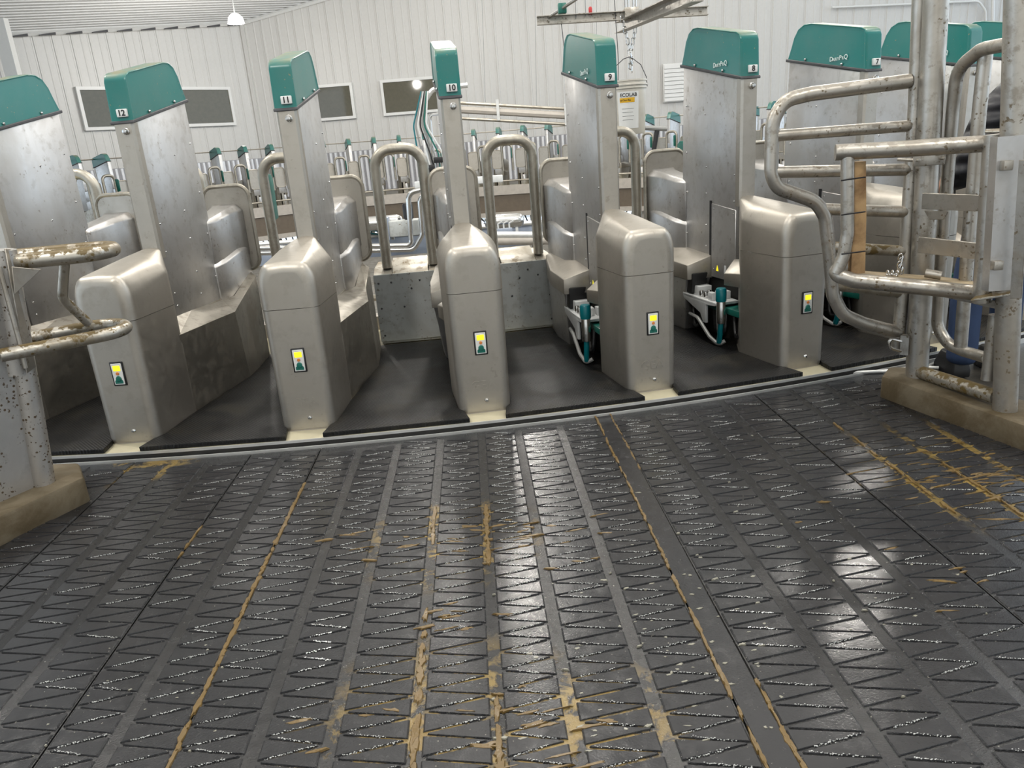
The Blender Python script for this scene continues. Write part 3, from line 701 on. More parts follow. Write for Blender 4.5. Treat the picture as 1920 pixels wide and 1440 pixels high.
    def f(): return mesh('post_bolt', MB().lathe([(.002, .612), (.012, .614), (.016, .622), (.016, .632), (.02, .634), (.02, .642)], (.012, 0, 1.69), 12, 'y'), CHROME)
    L('post_bolt', 'pb', f)
    def f(): return mesh('foot_screw', MB().lathe([(.002, -.010), (.007, -.010), (.012, -.004), (.014, .001)], (.012, 0, .075), 12, 'y'), CHROME)
    L('foot_screw', 'fs', f)
    # control panel
    def f(): return mesh('control_panel', MB().box(-.031, .043, -.007, .004, .345, .482), BLACK, .004, 2)
    cp = L('control_panel', 'cp', f)
    def f(): return mesh('panel_face', MB().box(-.023, .035, -.0095, -.005, .353, .474), LABEL, .002, 1)
    L('panel_face', 'cf', f, cp)
    def f(): return mesh('display', MB().box(-.014, .027, -.0115, -.006, .431, .462), YEL, .002, 1)
    L('display', 'cd', f, cp, label='yellow lit display')
    def f(): return mesh('orange_button', MB().lathe([(.001, -.0145), (.008, -.014), (.0095, -.008)], (.006, 0, .417), 14, 'y'), ORG)
    L('orange_button', 'cb', f, cp)
    def f(): return mesh('green_button', MB().lathe([(.001, -.017), (.013, -.016), (.017, -.008)], (.006, 0, .387), 18, 'y'), GREEN2)
    L('green_button', 'cg', f, cp)
    def f(): return mesh('button_base', MB().prism([(-.016, .360), (.028, .360), (.028, .376), (.018, .385), (-.006, .385), (-.016, .376)], 'y', -.0115, -.006), GREEN2)
    L('button_base', 'ck', f, cp)
    if num is not None:
        def f(): return mesh('number_plate', MB().box(-.018, .044, .628, .650, 1.768, 1.812), LABEL, .004, 2)
        npl = L('number_plate', 'np', f)
        text('number', str(num), .045, INK, npl, (.013, .6265, 1.789), bold=.0011)
    if logo:
        x = -.0672
        y = .975
        for (ch, sz) in (('D', .042), ('A', .028), ('I', .028), ('R', .028), ('Y', .028), ('P', .042), ('R', .028), ('Q', .042)):
            wd = {'D': .026, 'A': .019, 'I': .008, 'R': .019, 'Y': .018, 'P': .025, 'Q': .03}[ch] * (1 if sz > .03 or ch == 'I' else 1)
            text('logo_letter', ch, sz, LOGO, cap, (x, y, 1.842 + (sz - .028) * .33), 'left', 'LEFT', .0006)
            y -= wd
    if n in (9, 10, 11): text('embossed_mark', 'GEA', .075, COVER, lc, (.0, -.0005, .165), bold=.0, extrude=.0018)
    if arm: arm_parts(t)
    if n <= 9:
        def f(): return mesh('warning_sticker', MB().prism([(.93, .49), (.90, .49), (.915, .53)], 'x', -.0592, -.0578), YEL)
        L('warning_sticker', 'ws', f, dr)
        def f(): return mesh('arrow_sticker', MB().box(-.0592, -.0578, .80, .825, .485, .54), LABEL)
        L('arrow_sticker', 'as', f, dr)
    return t
near_lab = {
 13: 'leftmost tall stainless stall divider, green cap, cut by the left frame edge',
 12: 'stainless stall divider with green cap numbered 12, yellow panel on its post',
 11: 'stainless stall divider with green cap numbered 11, second numbered post from left',
 10: 'narrow edge-on stainless stall divider with green cap numbered 10, centre of picture',
 9: 'stainless stall divider with green cap numbered 9, beside the hanging bucket',
 8: 'stainless stall divider with green cap numbered 8, open milking arm recess behind number 9',
 7: 'stainless stall divider with green cap numbered 7, behind the curved pipe gate',
 6: 'stainless stall divider with green cap, directly behind the tall galvanised gate post',
 5: 'rightmost stainless stall divider with green cap, behind the person in the dark jacket'}
for n in range(13, 4, -1):
    divider(n, True, n <= 9, n <= 9, {12: 12, 11: 11, 10: 10, 9: 9, 8: 8, 7: 7}.get(n), near_lab[n])
PH = .12
ORD = ['first', 'second', 'third', 'fourth', 'fifth', 'sixth', 'seventh', 'eighth', 'ninth', 'tenth', 'eleventh', 'twelfth', 'thirteenth', 'fourteenth', 'fifteenth', 'sixteenth', 'seventeenth', 'eighteenth', 'nineteenth', 'twentieth', 'twenty-first', 'twenty-second', 'twenty-third', 'twenty-fourth', 'twenty-fifth', 'twenty-sixth', 'twenty-seventh', 'twenty-eighth', 'twenty-ninth', 'thirtieth']
FAR = [n for n in range(38, 68)]
for i, n in enumerate(FAR):
    divider(n + PH, False, False, False, None, 'small green-capped stall divider across the pit, %s from left in the far row' % ORD[i], 'stall dividers on the far side of the platform')

# ------------------------------------------------------------------ things in each stall
def side(n, s, t): p = wor(n, s, t, 0); return (p.x, p.y)
def stall_mat(n, lab):
    """rubber mat of the stall between divider n (left) and n-1 (right)"""
    P = [(n, -.135, .10), (n, -.012, .120), (n, .055, .1535), (n, .42, .1725), (n, .9, .2235), (n, 1.15, .2535), (n, 1.40, .2365), (n, 1.74, .19)]
    Q = [(n - 1, 1.75, -.155), (n - 1, 1.45, -.190), (n - 1, 1.175, -.174), (n - 1, 1.175, -.035), (n - 1, .66, -.058), (n - 1, .44, -.1740), (n - 1, .055, -.1535), (n - 1, -.012, -.120), (n - 1, -.135, -.10)]
    m = MB().prism([side(*p) for p in P + Q], 'z', .001, .028)
    tag(obj('stall_mat', m, MATM, None, .004), lab, 'rubber mat', 'rubber mats in the stalls')
for n in range(14, 5, -1):
    if n in (14,): lab = 'black stall mat left of divider 12 and behind the left rail loops'
    stall_mat(n, {14: 'black stall mat at far left edge, left of the leftmost divider', 13: 'black stall mat left of divider 12, under the manure-caked rail loops', 12: 'black stall mat just right of the divider numbered twelve', 11: 'black diamond-pattern stall mat between dividers 11 and 10, before the pale grey box', 10: 'black stall mat right of the central edge-on divider', 9: 'black stall mat right of the divider beside the hanging bucket', 8: 'black stall mat between divider 8 and the curved pipe gate', 7: 'black stall mat right of divider 7, behind the gate post', 6: 'black stall mat at right edge behind the person'}[n])

def head_box(n, lab):
    o, a = frame(n - .5)
    t = thing('feed_box', lab, 'feed box', o, a, 'pale grey boxes at the inner end of the stalls')
    def f(): return mesh('front_panel', MB().box(-.235, .325, 1.835, 1.85, .03, .565), BOXW, .003, 1)
    link('front_panel', M_('hb1', f), t)
    def f(): return mesh('box_body', MB().box(-.23, .32, 1.85, 2.35, .01, .55), BOXW, .003, 1)
    link('box_body', M_('hb2', f), t)
    def f():
        m = MB(); pr = [(1.84, .565), (1.93, .60), (1.98, .605), (2.03, .64), (2.09, .655), (2.16, .64), (2.34, .60), (2.34, .55), (1.85, .55)]
        m.prism(pr, 'x', -.085, .195); return mesh('feed_cover', m, BOXTOP, .004, 2, 50)
    link('feed_cover', M_('hb3', f), t)
    def f():
        m = MB()
        for x0, x1 in ((-.232, -.09), (.20, .322)): m.prism([(1.845, .562), (1.98, .60), (2.34, .60), (2.34, .55), (1.85, .55)], 'x', x0, x1)
        return mesh('box_shoulder', m, BOXTOP, .003, 1)
    link('box_shoulder', M_('hb4', f), t, kind='stuff')
    def f():
        m = MB()
        for (x, z) in ((-.2, .5), (-.2, .30), (-.2, .08), (-.1, .50), (.05, .44), (.12, .5), (.29, .5), (.29, .28), (.29, .08), (-.02, .3), (.2, .45)): m.ball((x, 1.834, z), .008, 8)
        return mesh('panel_bolt', m, TRIM)
    link('panel_bolt', M_('hb5', f), t, kind='stuff')
    return t
for n in range(13, 7, -1):
    head_box(n, {13: 'pale grey feed box at far left behind the leftmost divider', 12: 'pale grey feed box mostly hidden behind the divider numbered eleven', 11: 'pale grey feed box with stained lid left of the central edge-on divider', 10: 'pale grey feed box with stained lid right of the central edge-on divider', 9: 'feed box hidden low behind the bucket', 8: 'feed box hidden behind the divider numbered eight'}[n])
def hoop(n, lab, group, near=True):
    o, a = frame(n - .5)
    t = thing('neck_hoop', lab, 'pipe hoop', o, a, group)
    def f():
        q = rp([(-.125, 1.95, .60), (-.125, 1.95, 1.487), (.238, 1.95, 1.487), (.238, 1.95, .60)], .13, 7); return mesh('hoop_pipe', MB().tube(q, .040, 12), HOOP)
    link('hoop_pipe', M_('hp', f), t)
    def f():
        m = MB().prism([(2.00, 1.02), (2.0, 1.34), (1.96, 1.345), (1.96, 1.375), (2.10, 1.375), (2.14, 1.35), (2.13, 1.04)], 'x', -.135, -.110); return mesh('paddle', m, GREEN2, .006, 2)
    link('paddle', M_('pd', f), t, label='green plastic paddle on the left leg')
    return t
HL = {14: 'bent grey pipe hoop left of the second end plate, behind the leftmost divider', 13: 'grey pipe hoop just left of divider 12', 12: 'grey pipe hoop with green paddle left of divider 11', 11: 'grey inverted-U pipe hoop with green paddle left of the central edge-on divider', 10: 'grey inverted-U pipe hoop right of the central edge-on divider', 9: 'grey pipe hoop in front of the white bucket', 8: 'grey pipe hoop between dividers 8 and 7', }
for n in range(14, 7, -1): hoop(n, HL[n], 'pipe hoops over the near stalls')
for i, n in enumerate(FAR):
    hoop(n + PH, 'thin far pipe hoop across the pit, %s from left in the far row' % ORD[i], 'pipe hoops over the far stalls')

# ================================================================== PIT EQUIPMENT
def tank(u0, u1, v, y, lab):
    a, b = at(u0, v, y), at(u1, v - 3, y); L = (b - a).length; t = thing('air_tank', lab, 'tank', (a.x, a.y, a.z - .11))
    r = .105
    obj('tank_shell', MB().lathe([(.005, 0), (r * .6, .015), (r * .9, .05), (r, .10), (r, L - .10), (r * .9, L - .05), (r * .6, L - .015), (.005, L)], (0, 0, .11), 24, 'x'), CHROME, t)
    for k in (.2, .8):
        obj('tank_leg', MB().box(L * k - .02, L * k + .02, -.06, .06, -.14, .02), WHITE, t)
tank(640, 757, 424, 11.2, 'polished horizontal air tank seen through the hoop left of divider 10')
tank(908, 983, 418, 11.2, 'polished horizontal air tank seen through the hoop right of divider 10')
p0, p1 = at(440, 436, 11.6), at(812, 440, 11.6)
br = thing('service_bridge', 'blue-grey service trough crossing the pit behind the near stalls', 'trough', (0, 0, 0))
obj('trough_side', MB().box(p0.x, p1.x + 2.6, 11.5, 11.56, -.02, .30), BLUEG, br, bevel=.01)
obj('trough_floor', MB().box(p0.x, p1.x + 2.6, 11.56, 12.4, -.02, .04), BLUEG, br)
obj('trough_lip', MB().tube([(p0.x, 11.5, .31), (p1.x + 2.6, 11.5, .31)], .035, 8), ALU, br)
for k in range(5):
    x = p0.x + .3 + k * 1.4; obj('trough_leg', MB().box(x, x + .1, 11.7, 11.8, -1.6, -.02), OFFW, br)
# water pipes in front of the trough
def pipe_thing(name, pts, r, mat, lab, cat, rad=.12, group=None, seg=10):
    return tag(obj(name, MB().tube(rp(pts, rad, 6), r, seg), mat), lab, cat, group)
y = 10.6
pipe_thing('water_pipe', [at(470, 466, y), at(772, 460, y), at(770, 440, y), at(765, 362, y), at(800, 353, y), at(840, 353, y)], .036, CHROME, 'bright steel water pipe with upright bend, left one of two behind the hoop', 'pipe')
pipe_thing('water_pipe', [at(470, 475, y), at(776, 468, y), at(792, 440, y), at(786, 368, y), at(815, 360, y), at(850, 358, y)], .034, CHROME, 'bright steel water pipe with upright bend, right one of two behind the hoop', 'pipe')
pipe_thing('conduit_pipe', [at(925, 441, y), at(1070, 441, y)], .05, ALU, 'white horizontal conduit pipe behind the feed box right of divider 10', 'pipe')
pipe_thing('conduit_pipe', [at(925, 452, y), at(1070, 450, y)], .06, OFFW, 'cream horizontal duct below the white conduit right of divider 10', 'pipe')
t = thing('pump_unit', 'grey and blue pump unit beside the left air tank', 'pump', at(770, 425, 11.0))
obj('pump_housing', MB().box(-.32, .12, -.1, .2, -.12, .10), BOXW, t, bevel=.015)
obj('pump_motor', MB().lathe([(.05, .1), (.075, .12), (.075, .30), (.06, .33), (.02, .34)], (-.02, .05, 0), 16), BLACK, t)
obj('pump_bracket', MB().box(-.40, -.30, -.12, .1, -.16, .16), BLUEG, t, bevel=.01)
obj('filter_bowl', MB().lathe([(.02, -.1), (.07, -.08), (.07, .15), (.05, .2), (.05, .28)], (.36, 0, 0), 14), BLUEG, t)
t = thing('valve_manifold', 'small pale blue valve bank below the right air tank', 'valve bank', at(945, 432, 10.9))
obj('manifold_block', MB().box(-.12, .12, -.05, .05, -.08, .03), BLUEG, t, bevel=.01)
for k in range(3): obj('valve_lever', MB().tube(rp([(-.08 + k * .08, -.03, .02), (-.08 + k * .08, -.03, .10), (-.02 + k * .08, -.05, .13)], .02, 4), .012, 6), WHITE, t)
for i, (v0, v1, m, lab) in enumerate([(430, 428, GREEN2, 'thin green cable along the trough behind the hoop'), (434, 436, HOSE, 'grey cable sagging along the blue trough'), (426, 432, TEAL, 'blue cable sagging along the blue trough')]):
    a, b = at(640, v0, 11.3), at(812, v1, 11.3); pts = [a + (b - a) * k / 8 + Vector((0, 0, -.06 * math.sin(PI * k / 8) * (i + 1) / 2)) for k in range(9)]
    pipe_thing('cable', pts, .014, m, lab, 'cable', .01, seg=6)
# utility column with hoses, overhead pipe rack
t = thing('utility_column', 'white utility drop with looping hoses just left of divider 10', 'utility column', at(815, 335, 11.4))
obj('column_pipe', MB().tube(rp([(-.05, 0, -.3), (-.05, 0, 1.05), (.10, 0, 1.22), (.6, 0, 1.24)], .12), .035, 8), ALU, t)
obj('column_frame', MB().tube(rp([(.02, 0, -.3), (.02, 0, .88), (.3, 0, .90)], .05), .02, 6), CHROME, t)
obj('shelf_bar', MB().box(-.3, 1.0, -.05, .05, -.12, -.02), WHITE, t, bevel=.01)
for k in range(7):
    x = -.2 + k * .05; obj('drop_hose', MB().tube(rp([(x * .3, -.05, 1.2), (-.22 + k * .03, -.07, .75), (-.2 + k * .06, -.06, .35), (-.05 + k * .03, -.05, -.02)], .25, 6), .011, 6), (TEAL, HOSE, WHITE, BLACK, HOSE, GREEN2, WHITE)[k], t)
obj('valve_cluster', MB().box(.02, .16, -.1, .02, .22, .30).box(-.06, .02, -.1, 0, .10, .2).box(.16, .2, -.08, -.02, .05, .25), BLACK, t, bevel=.01)
a, b = at(862, 188, 11.5), at(1180, 211, 11.5)
t = thing('overhead_pipe_rack', 'rack of three white overhead pipes between dividers 10 and 9', 'pipe rack', a)
d = b - a
for dz, r in ((0, .022), (-.09, .05), (-.21, .022)): obj('rack_pipe', MB().tube([(-.3, 0, dz), (d.x, d.y, d.z + dz)], r, 8), (OFFW if r > .03 else HOOP), t)
for k in (.22, .62, .95): obj('pipe_hanger', MB().box(d.x * k - .02, d.x * k + .02, -.06, .06, d.z * k - .24, d.z * k + .05), ALU, t)
for k in (.15, .45, .8): obj('suspension_wire', MB().tube([(d.x * k, 0, d.z * k), (d.x * k + .1, 0, d.z * k + 2.0), (d.x * k + .1, .1, d.z * k + 11)], .004, 5), HOSE, t)
# ring rails carried on the far posts
ringsec([(R - .75 + .02 * math.cos(k * PI / 3), 1.98 + .02 * math.sin(k * PI / 3)) for k in range(6)], PI * .62, PI * 1.36, 80, HOOP, 'top_rail', pf)
# control arm with green box right of the bucket
t = thing('black_bracket_arm', 'black angled bracket arm right of the white bucket', 'bracket', at(1232, 240, 9.6))
obj('arm_bar', MB().tube([(-.2, 0, .02), (.12, 0, -.02)], .028, 8), HOSE, t)
obj('arm_strut', MB().tube([(0, 0, -.03), (-.1, 0, -.55)], .03, 8), BLACK, t)
t = thing('black_bracket_arm', 'short black arm resting above the end plate of divider 8', 'bracket', at(1275, 283, 8.4)); obj('arm_bar', MB().box(-.14, .2, -.03, .03, -.04, .02), BLACK, t, bevel=.01)

# ================================================================== HANGING FRAME, CHAIN, BUCKET
yh = 7.05
a, b = at(1007, 39, yh), at(1327, 20, yh)
t = thing('crossed_beams', 'overhead cross of galvanised steel beams hanging above divider 9', 'steel frame', (0, 0, 0))
def channel(p, q, w_, h_, nm, mat=PIPE):
    p, q = Vector(p), Vector(q); d = (q - p); L = d.length; d.normalize(); s_ = Vector((d.y, -d.x, 0)).normalized(); u = s_.cross(d) * -1
    if u.z < 0: u = -u
    prof = [(-w_, -h_), (w_, -h_), (w_, -h_ + .006), (-w_ + .006, -h_ + .006), (-w_ + .006, h_ - .006), (w_, h_ - .006), (w_, h_), (-w_, h_)]
    m = MB().loft([[p + s_ * x + u * z for x, z in prof], [q + s_ * x + u * z for x, z in prof]]); return obj(nm, m, mat, t)
channel(a, b, .03, .035, 'cross_beam')
c0 = at(1160, 52, 7.4); c1 = at(1308, -12, 5.2)
channel(c0, c1, .04, .045, 'long_beam')
m1 = at(1183, 32, yh)
obj('clamp_plate', MB().box(m1.x - .06, m1.x + .06, yh - .06, yh + .06, m1.z - .02, m1.z + .07), PIPE, t, bevel=.004)
for k in range(4): obj('clamp_bolt', MB().tube([(m1.x - .05 + .033 * k, yh - .03 + .05 * (k % 2), m1.z + .05), (m1.x - .05 + .033 * k, yh - .03 + .05 * (k % 2), m1.z + .14)], .007, 6), CHROME, t)
for (u, v) in ((1080, 35), (1098, 30), (1300, -5)):
    p = at(u, v, yh); obj('suspension_wire', MB().tube([p, (p.x + .1, p.y + .2, p.z + 9.2)], .004, 5), HOSE, t)
rod0, rod1 = at(1030, 32, yh), at(1090, -8, yh - .5); obj('diagonal_rod', MB().tube([rod0, rod1], .014, 6), PIPE, t)
g0 = at(1054, 16, yh - .2); obj('green_clamp', MB().box(g0.x - .035, g0.x + .035, g0.y - .03, g0.y + .03, g0.z - .04, g0.z + .04), GREEN2, t, bevel=.008, label='green plastic clamp')
g0 = at(1107, 20, yh); obj('red_sensor', MB().lathe([(.014, 0), (.016, .01), (.016, .05), (.01, .06)], (g0.x, g0.y, g0.z - .03), 10), plain('red_plastic', (.5, .02, .02), .4), t)
for (u0, v0, u1, v1) in ((1052, 40, 1077, 330), (1152, 0, 1158, 220)):
    p, q = at(u0, v0, yh), at(u1, v1, yh); obj('hanging_wire', MB().tube([p, (p + q) / 2 + Vector((.02, 0, 0)), q], .0035, 5), TRIM, t)
# chain
ct, cbm = at(1181, 42, yh), at(1183, 118, yh)
ch = thing('hanging_chain', 'bright link chain looped over the beam, holding the bucket', 'chain', ct)
def chain_link(c, L, W, r, ang, tilt, par, nm='chain_link'):
    pts = rp([(-W, 0, -L), (W, 0, -L), (W, 0, L), (-W, 0, L)], W * .98, 4, True)
    m = MB().tube(pts, r, 6, True); o = obj(nm, m, CHROME, par); o.location = c; o.rotation_euler = (tilt, 0, ang); return o
Lc = ct.z - cbm.z
for s_ in (-1, 1):
    for k in range(6): chain_link((s_ * (.07 - .011 * k), .02 * s_, .03 - .045 * k), .028, .013, .005, (k % 2) * PI / 2 + .3, 0, ch)
for k in range(6): chain_link((rnd.uniform(-.012, .012), rnd.uniform(-.01, .01), -.24 - .045 * k * .6), .028, .013, .005, (k % 2) * PI / 2, rnd.uniform(-.2, .2), ch)
hk = MB().tube(rp([(0, 0, -Lc + .09), (0, 0, -Lc + .05), (.02, 0, -Lc + .02), (.01, 0, -Lc - .015), (-.02, 0, -Lc)], .02, 4), .006, 7); obj('hook', hk, CHROME, ch)
# bucket
bb = at(1181, 252, 6.95)
bk = thing('plastic_bucket', 'translucent white plastic bucket hanging on a chain beside divider 9', 'bucket', bb)
H = .445
obj('bucket_body', MB().lathe([(.02, 0), (.128, 0), (.132, .006), (.148, H - .07), (.158, H - .07), (.158, H - .06), (.149, H - .058), (.149, H - .045), (.160, H - .045), (.160, H - .034), (.151, H - .03), (.152, H - .015), (.158, H - .012), (.158, H), (.148, H), (.124, .02), (.02, .02)], (0, 0, 0), 36), BUCKET, bk)
def arcpatch(r0, r1, z0, z1, a0, a1, nm, mat):
    m = MB(); k = 10; A = [a0 + (a1 - a0) * i / k for i in range(k + 1)]
    v = [(r0 * math.sin(x), -r0 * math.cos(x), z0) for x in A] + [(r1 * math.sin(x), -r1 * math.cos(x), z1) for x in A] + [(r0 * .985 * math.sin(x), -r0 * .985 * math.cos(x), z0) for x in A] + [(r1 * .985 * math.sin(x), -r1 * .985 * math.cos(x), z1) for x in A]; q = k + 1
    m.add(v, [(i, i + 1, q + i + 1, q + i) for i in range(k)] + [(2 * q + i, 3 * q + i, 3 * q + i + 1, 2 * q + i + 1) for i in range(k)]); return obj(nm, m, mat, bk)
rad = lambda z: .1335 + (.1495 - .1335) * z / (H - .07)
lab_ = arcpatch(rad(.05), rad(.35), .05, .35, -.9, .42, 'bucket_label', LABEL)
arcpatch(rad(.262) + .0012, rad(.30) + .0012, .262, .30, -.74, .16, 'label_band', AMBER)
def wrap_text(body, size, zc, a0, mat, nm):
    cu = bpy.data.curves.new(nm, 'FONT'); cu.body = body; cu.size = size; cu.align_x = 'LEFT'; cu.extrude = .0004; cu.offset = size * .012
    tt = bpy.data.objects.new(nm, cu); me = bpy.data.meshes.new_from_object(tt); bpy.data.objects.remove(tt)
    for v in me.vertices:
        r = rad(zc) + .0022 + v.co.z; an = a0 + v.co.x / r; z = zc + v.co.y
        v.co = (r * math.sin(an), -r * math.cos(an), z)
    me.materials.clear(); me.materials.append(mat); return link(nm, me, lab_)
wrap_text('ECOLAB', .040, .309, -.70, INK, 'label_text'); wrap_text('id Clor Ria', .021, .274, -.70, INK, 'label_text')
for k in range(4): arcpatch(rad(.12 + .03 * k) + .001, rad(.122 + .03 * k) + .001, .12 + .03 * k, .1225 + .03 * k, -.6, .05 + .06 * (k % 2), 'label_rule', TRIM)
hz = 0.655
hp_ = [Vector((.162, 0, H - .06)), Vector((.155, 0, H + .02)), Vector((.11, 0, H + .12)), Vector((.04, 0, H + .175)), Vector((0, 0, H + .185)), Vector((-.04, 0, H + .175)), Vector((-.11, 0, H + .12)), Vector((-.155, 0, H + .02)), Vector((-.162, 0, H - .06))]
obj('wire_handle', MB().tube(hp_, .0035, 6), TRIM, bk)

# wall louvre, conduit, ceiling lamps
a, b = at(1243, 120, YB - .15), at(1306, 188, YB - .15)
t = thing('wall_vent', 'white slatted vent on the back wall left of cap 8', 'vent', (a.x, YB - .12, b.z))
W_, H_ = b.x - a.x, a.z - b.z
obj('vent_frame', MB().box(0, W_, -.02, .06, 0, H_), FRAMEW, t, bevel=.02)
me = mesh('vent_slat', MB().prism([(-.10, 0), (-.06, .17), (-.03, .17), (-.06, 0)], 'x', .05, W_ - .05), FRAMEW)
for k in range(9): o = link('vent_slat', me, t); o.location = (0, 0, .05 + k * (H_ - .1) / 9)
p = [at(1560, 14, YB - .2), at(1835, 2, YB - .2), at(1848, 20, YB - .2), at(1850, 120, YB - .2)]
pipe_thing('wall_conduit', p, .05, FRAMEW, 'white conduit bending down the back wall at top right', 'pipe', .4)
pipe_thing('wall_conduit', [at(1862, -10, YB - .2), at(1860, 120, YB - .2)], .08, FRAMEW, 'straight white downpipe on the back wall at top right', 'pipe')
def lamp(u, v, y, lab):
    p = at(u, v, y); zc = ceil_z(p.x, p.y)
    t = thing('high_bay_lamp', lab, 'lamp', p)
    obj('lamp_shade', MB().lathe([(.06, .34), (.14, .32), (.26, .20), (.30, 0), (.28, 0), (.24, .18), (.12, .29), (.06, .30)], (0, 0, 0), 24), plain('lit_lamp_shade', (.9, .9, .86), .4, emit=((1, .97, .9), 9), vary=0), t)
    obj('lamp_bulb', MB().ball((0, 0, .12), .10, 14), plain('lamp_glass', (1, 1, .95), .3, emit=((1, .96, .88), 14), vary=0), t)
    point_light(p - Vector((0, 0, .25)), 650, WARM, .25)
    obj('lamp_stem', MB().tube([(0, 0, .33), (0, 0, zc - p.z)], .02, 6), FRAMEW, t)
lamp(443, 44, 31, 'lit white high bay lamp hanging from the ceiling at top left')

# ================================================================== KERBS, RIGHT GATES
def kerb(poly, z1, lab):
    tag(obj('concrete_kerb', MB().prism(poly, 'z', -.07, z1), CURB, None, .018), lab, 'kerb')
kerb([(2.045, 3.91), (2.56, 2.10), (2.86, 2.10), (2.31, 4.02), (2.16, 4.06)], .08, 'brown-stained concrete kerb at right carrying the gate posts')
kerb([(-2.09, 3.34), (-2.60, 2.22), (-2.95, 2.32), (-2.40, 3.56), (-2.22, 3.54)], .085, 'brown-stained concrete kerb at lower left under the spattered sheet')
# gate post frame
gp = thing('gate_post_frame', 'tall galvanised gate frame of two posts on the right kerb', 'gate frame', (2.21, 3.86, .08))
gp.location = (0, 0, 0)
B1 = Vector((2.215, 3.86, .06)); T1 = at(1755, 0, 3.86) ; T1 = T1 + (T1 - B1) * .35
post = obj('post', MB().tube([B1, T1], .056, 16), PIPE, gp)
B2 = Vector((2.325, 3.285, .06)); T2 = at(1909, 0, 3.285); T2 = T2 + (T2 - B2) * .35
obj('post', MB().tube([B2, T2], .052, 16), PIPE, gp)
obj('bottom_rail', MB().tube([at(1727, 698, 3.82), at(1868, 744, 3.33)], .036, 12), DIRTY, gp)
# inner pipe panel behind the posts
pg = thing('pipe_panel', 'rounded upright pipe panel between the two gate posts', 'pipe panel', (0, 0, 0))
yy = lambda u: 3.92 - (u - 1757) / 160 * .55
q = [(1905, 80), (1840, 92), (1795, 128), (1786, 210), (1777, 330), (1768, 440), (1760, 540), (1757, 612), (1776, 645), (1805, 658), (1850, 671)]
obj('loop_pipe', MB().tube(rp([at(u, v, yy(u)) for u, v in q], .12, 5), .030, 12), PIPE, pg)
obj('upright_pipe', MB().tube([at(u, v, yy(1835)) for u, v in ((1848, 100), (1836, 210), (1827, 330), (1815, 460), (1808, 560), (1801, 650))], .031, 12), PIPE, pg)
obj('latch_pipe', MB().tube([at(1866, 590, 3.36), at(1851, 712, 3.36)], .028, 12), PIPE, pg)
obj('latch_strip', MB().tube([at(1877, 640, 3.40), at(1864, 712, 3.40)], .02, 4), PIPE, pg)
# curved entry gate on its hinge pipe
cg = thing('curved_pipe_gate', 'curved pipe gate of stacked rails swinging in front of divider 7', 'gate', (0, 0, 0))
yg = lambda u: 3.93 - (1700 - u) / 250 * .03
G = lambda u, v: at(u, v, yg(u))
obj('hinge_pipe', MB().tube([at(1726, -60, 3.93), at(1724, 0, 3.93), at(1716, 200, 3.93), at(1708, 330, 3.93), at(1697, 500, 3.93), at(1683, 655, 3.93)], .034, 14), PIPE, cg)
q = [(1705, 152), (1520, 176), (1470, 188), (1448, 228), (1446, 325), (1456, 352), (1530, 378), (1547, 405), (1556, 480), (1562, 555), (1580, 590), (1620, 607), (1688, 624)]
obj('outer_pipe', MB().tube(rp([G(u, v) for u, v in q], .14, 6), .035, 12), PIPE, cg)
for (u0, v0, u1, v1, r, mt) in ((1450, 255, 1705, 236, .028, PIPE), (1450, 323, 1702, 318, .030, PIPE), (1545, 392, 1697, 397, .030, PIPE), (1560, 463, 1693, 471, .029, DIRTY), (1563, 535, 1688, 549, .028, DIRTY)):
    obj('gate_rail', MB().tube([G(u0, v0), G(u1, v1)], r, 12), mt, cg)
# clamps hold the hinge to the post
for v in (272, 298):
    p = at(1722, v, 3.86); m = MB().box(p.x - .075, p.x + .08, p.y - .10, p.y - .085, p.z - .03, p.z + .03)
    for dx in (-.06, .06): m.tube([(p.x + dx, p.y - .12, p.z), (p.x + dx, p.y + .08, p.z)], .009, 8)
    obj('hinge_clamp', m, PIPE, cg, bevel=.004)
p = at(1668, 640, 3.85); hr = MB().tube(rp([at(1690, 640, 3.86), at(1666, 634, 3.86), at(1668, 652, 3.86), at(1700, 662, 3.86)], .03, 4), .008, 7); obj('foot_ring', hr, CHROME, cg)
obj('foot_socket', MB().tube([at(1699, 628, 3.86), at(1697, 664, 3.86)], .03, 4), PIPE, cg)
# box-shaped crowd rail in front
bx = thing('boxed_guide_rail', 'box-shaped guide rail with muddy shelf in front of the gate posts', 'guide rail', (0, 0, 0))
yf = lambda u: 3.55 - (u - 1570) / 280 * .16
Fp = lambda u, v: at(u, v, yf(u))
obj('top_rail', MB().tube([Fp(1566, 286), Fp(1580, 285), Fp(1700, 279), Fp(1850, 269)], .036, 14), PIPE, bx)
obj('bottom_rail', MB().tube(rp([at(1590, 490, 3.72), Fp(1563, 514), Fp(1600, 526), Fp(1830, 549)], .07, 5), .036, 14), PIPE, bx)
obj('end_leg', MB().tube(rp([Fp(1589, 288), Fp(1589, 440), Fp(1582, 480), Fp(1568, 512)], .1, 5), .030, 12), PIPE, bx)
obj('front_upright', MB().tube([at(1863, 252, 3.36), at(1841, 566, 3.36)], .040, 14), PIPE, bx)
def plate(q, th_, nm, mat, par=bx, yfun=None):
    P = [Vector(p) for p in q]; nn = (P[1] - P[0]).cross(P[2] - P[0]).normalized() * th_
    m = MB(); k = len(P); m.add(P + [p + nn for p in P], [tuple(range(k)), tuple(range(2 * k - 1, k - 1, -1))] + [(i, (i + 1) % k, k + (i + 1) % k, k + i) for i in range(k)]); return obj(nm, m, mat, par, bevel=.002, seg=1)
sz = Fp(1700, 520).z
plate([Fp(1590, 520), Fp(1832, 543), at(1825, 527, 3.62), at(1770, 519, 3.76), at(1600, 506, 3.80)], -.012, 'shelf_board', BOARD)
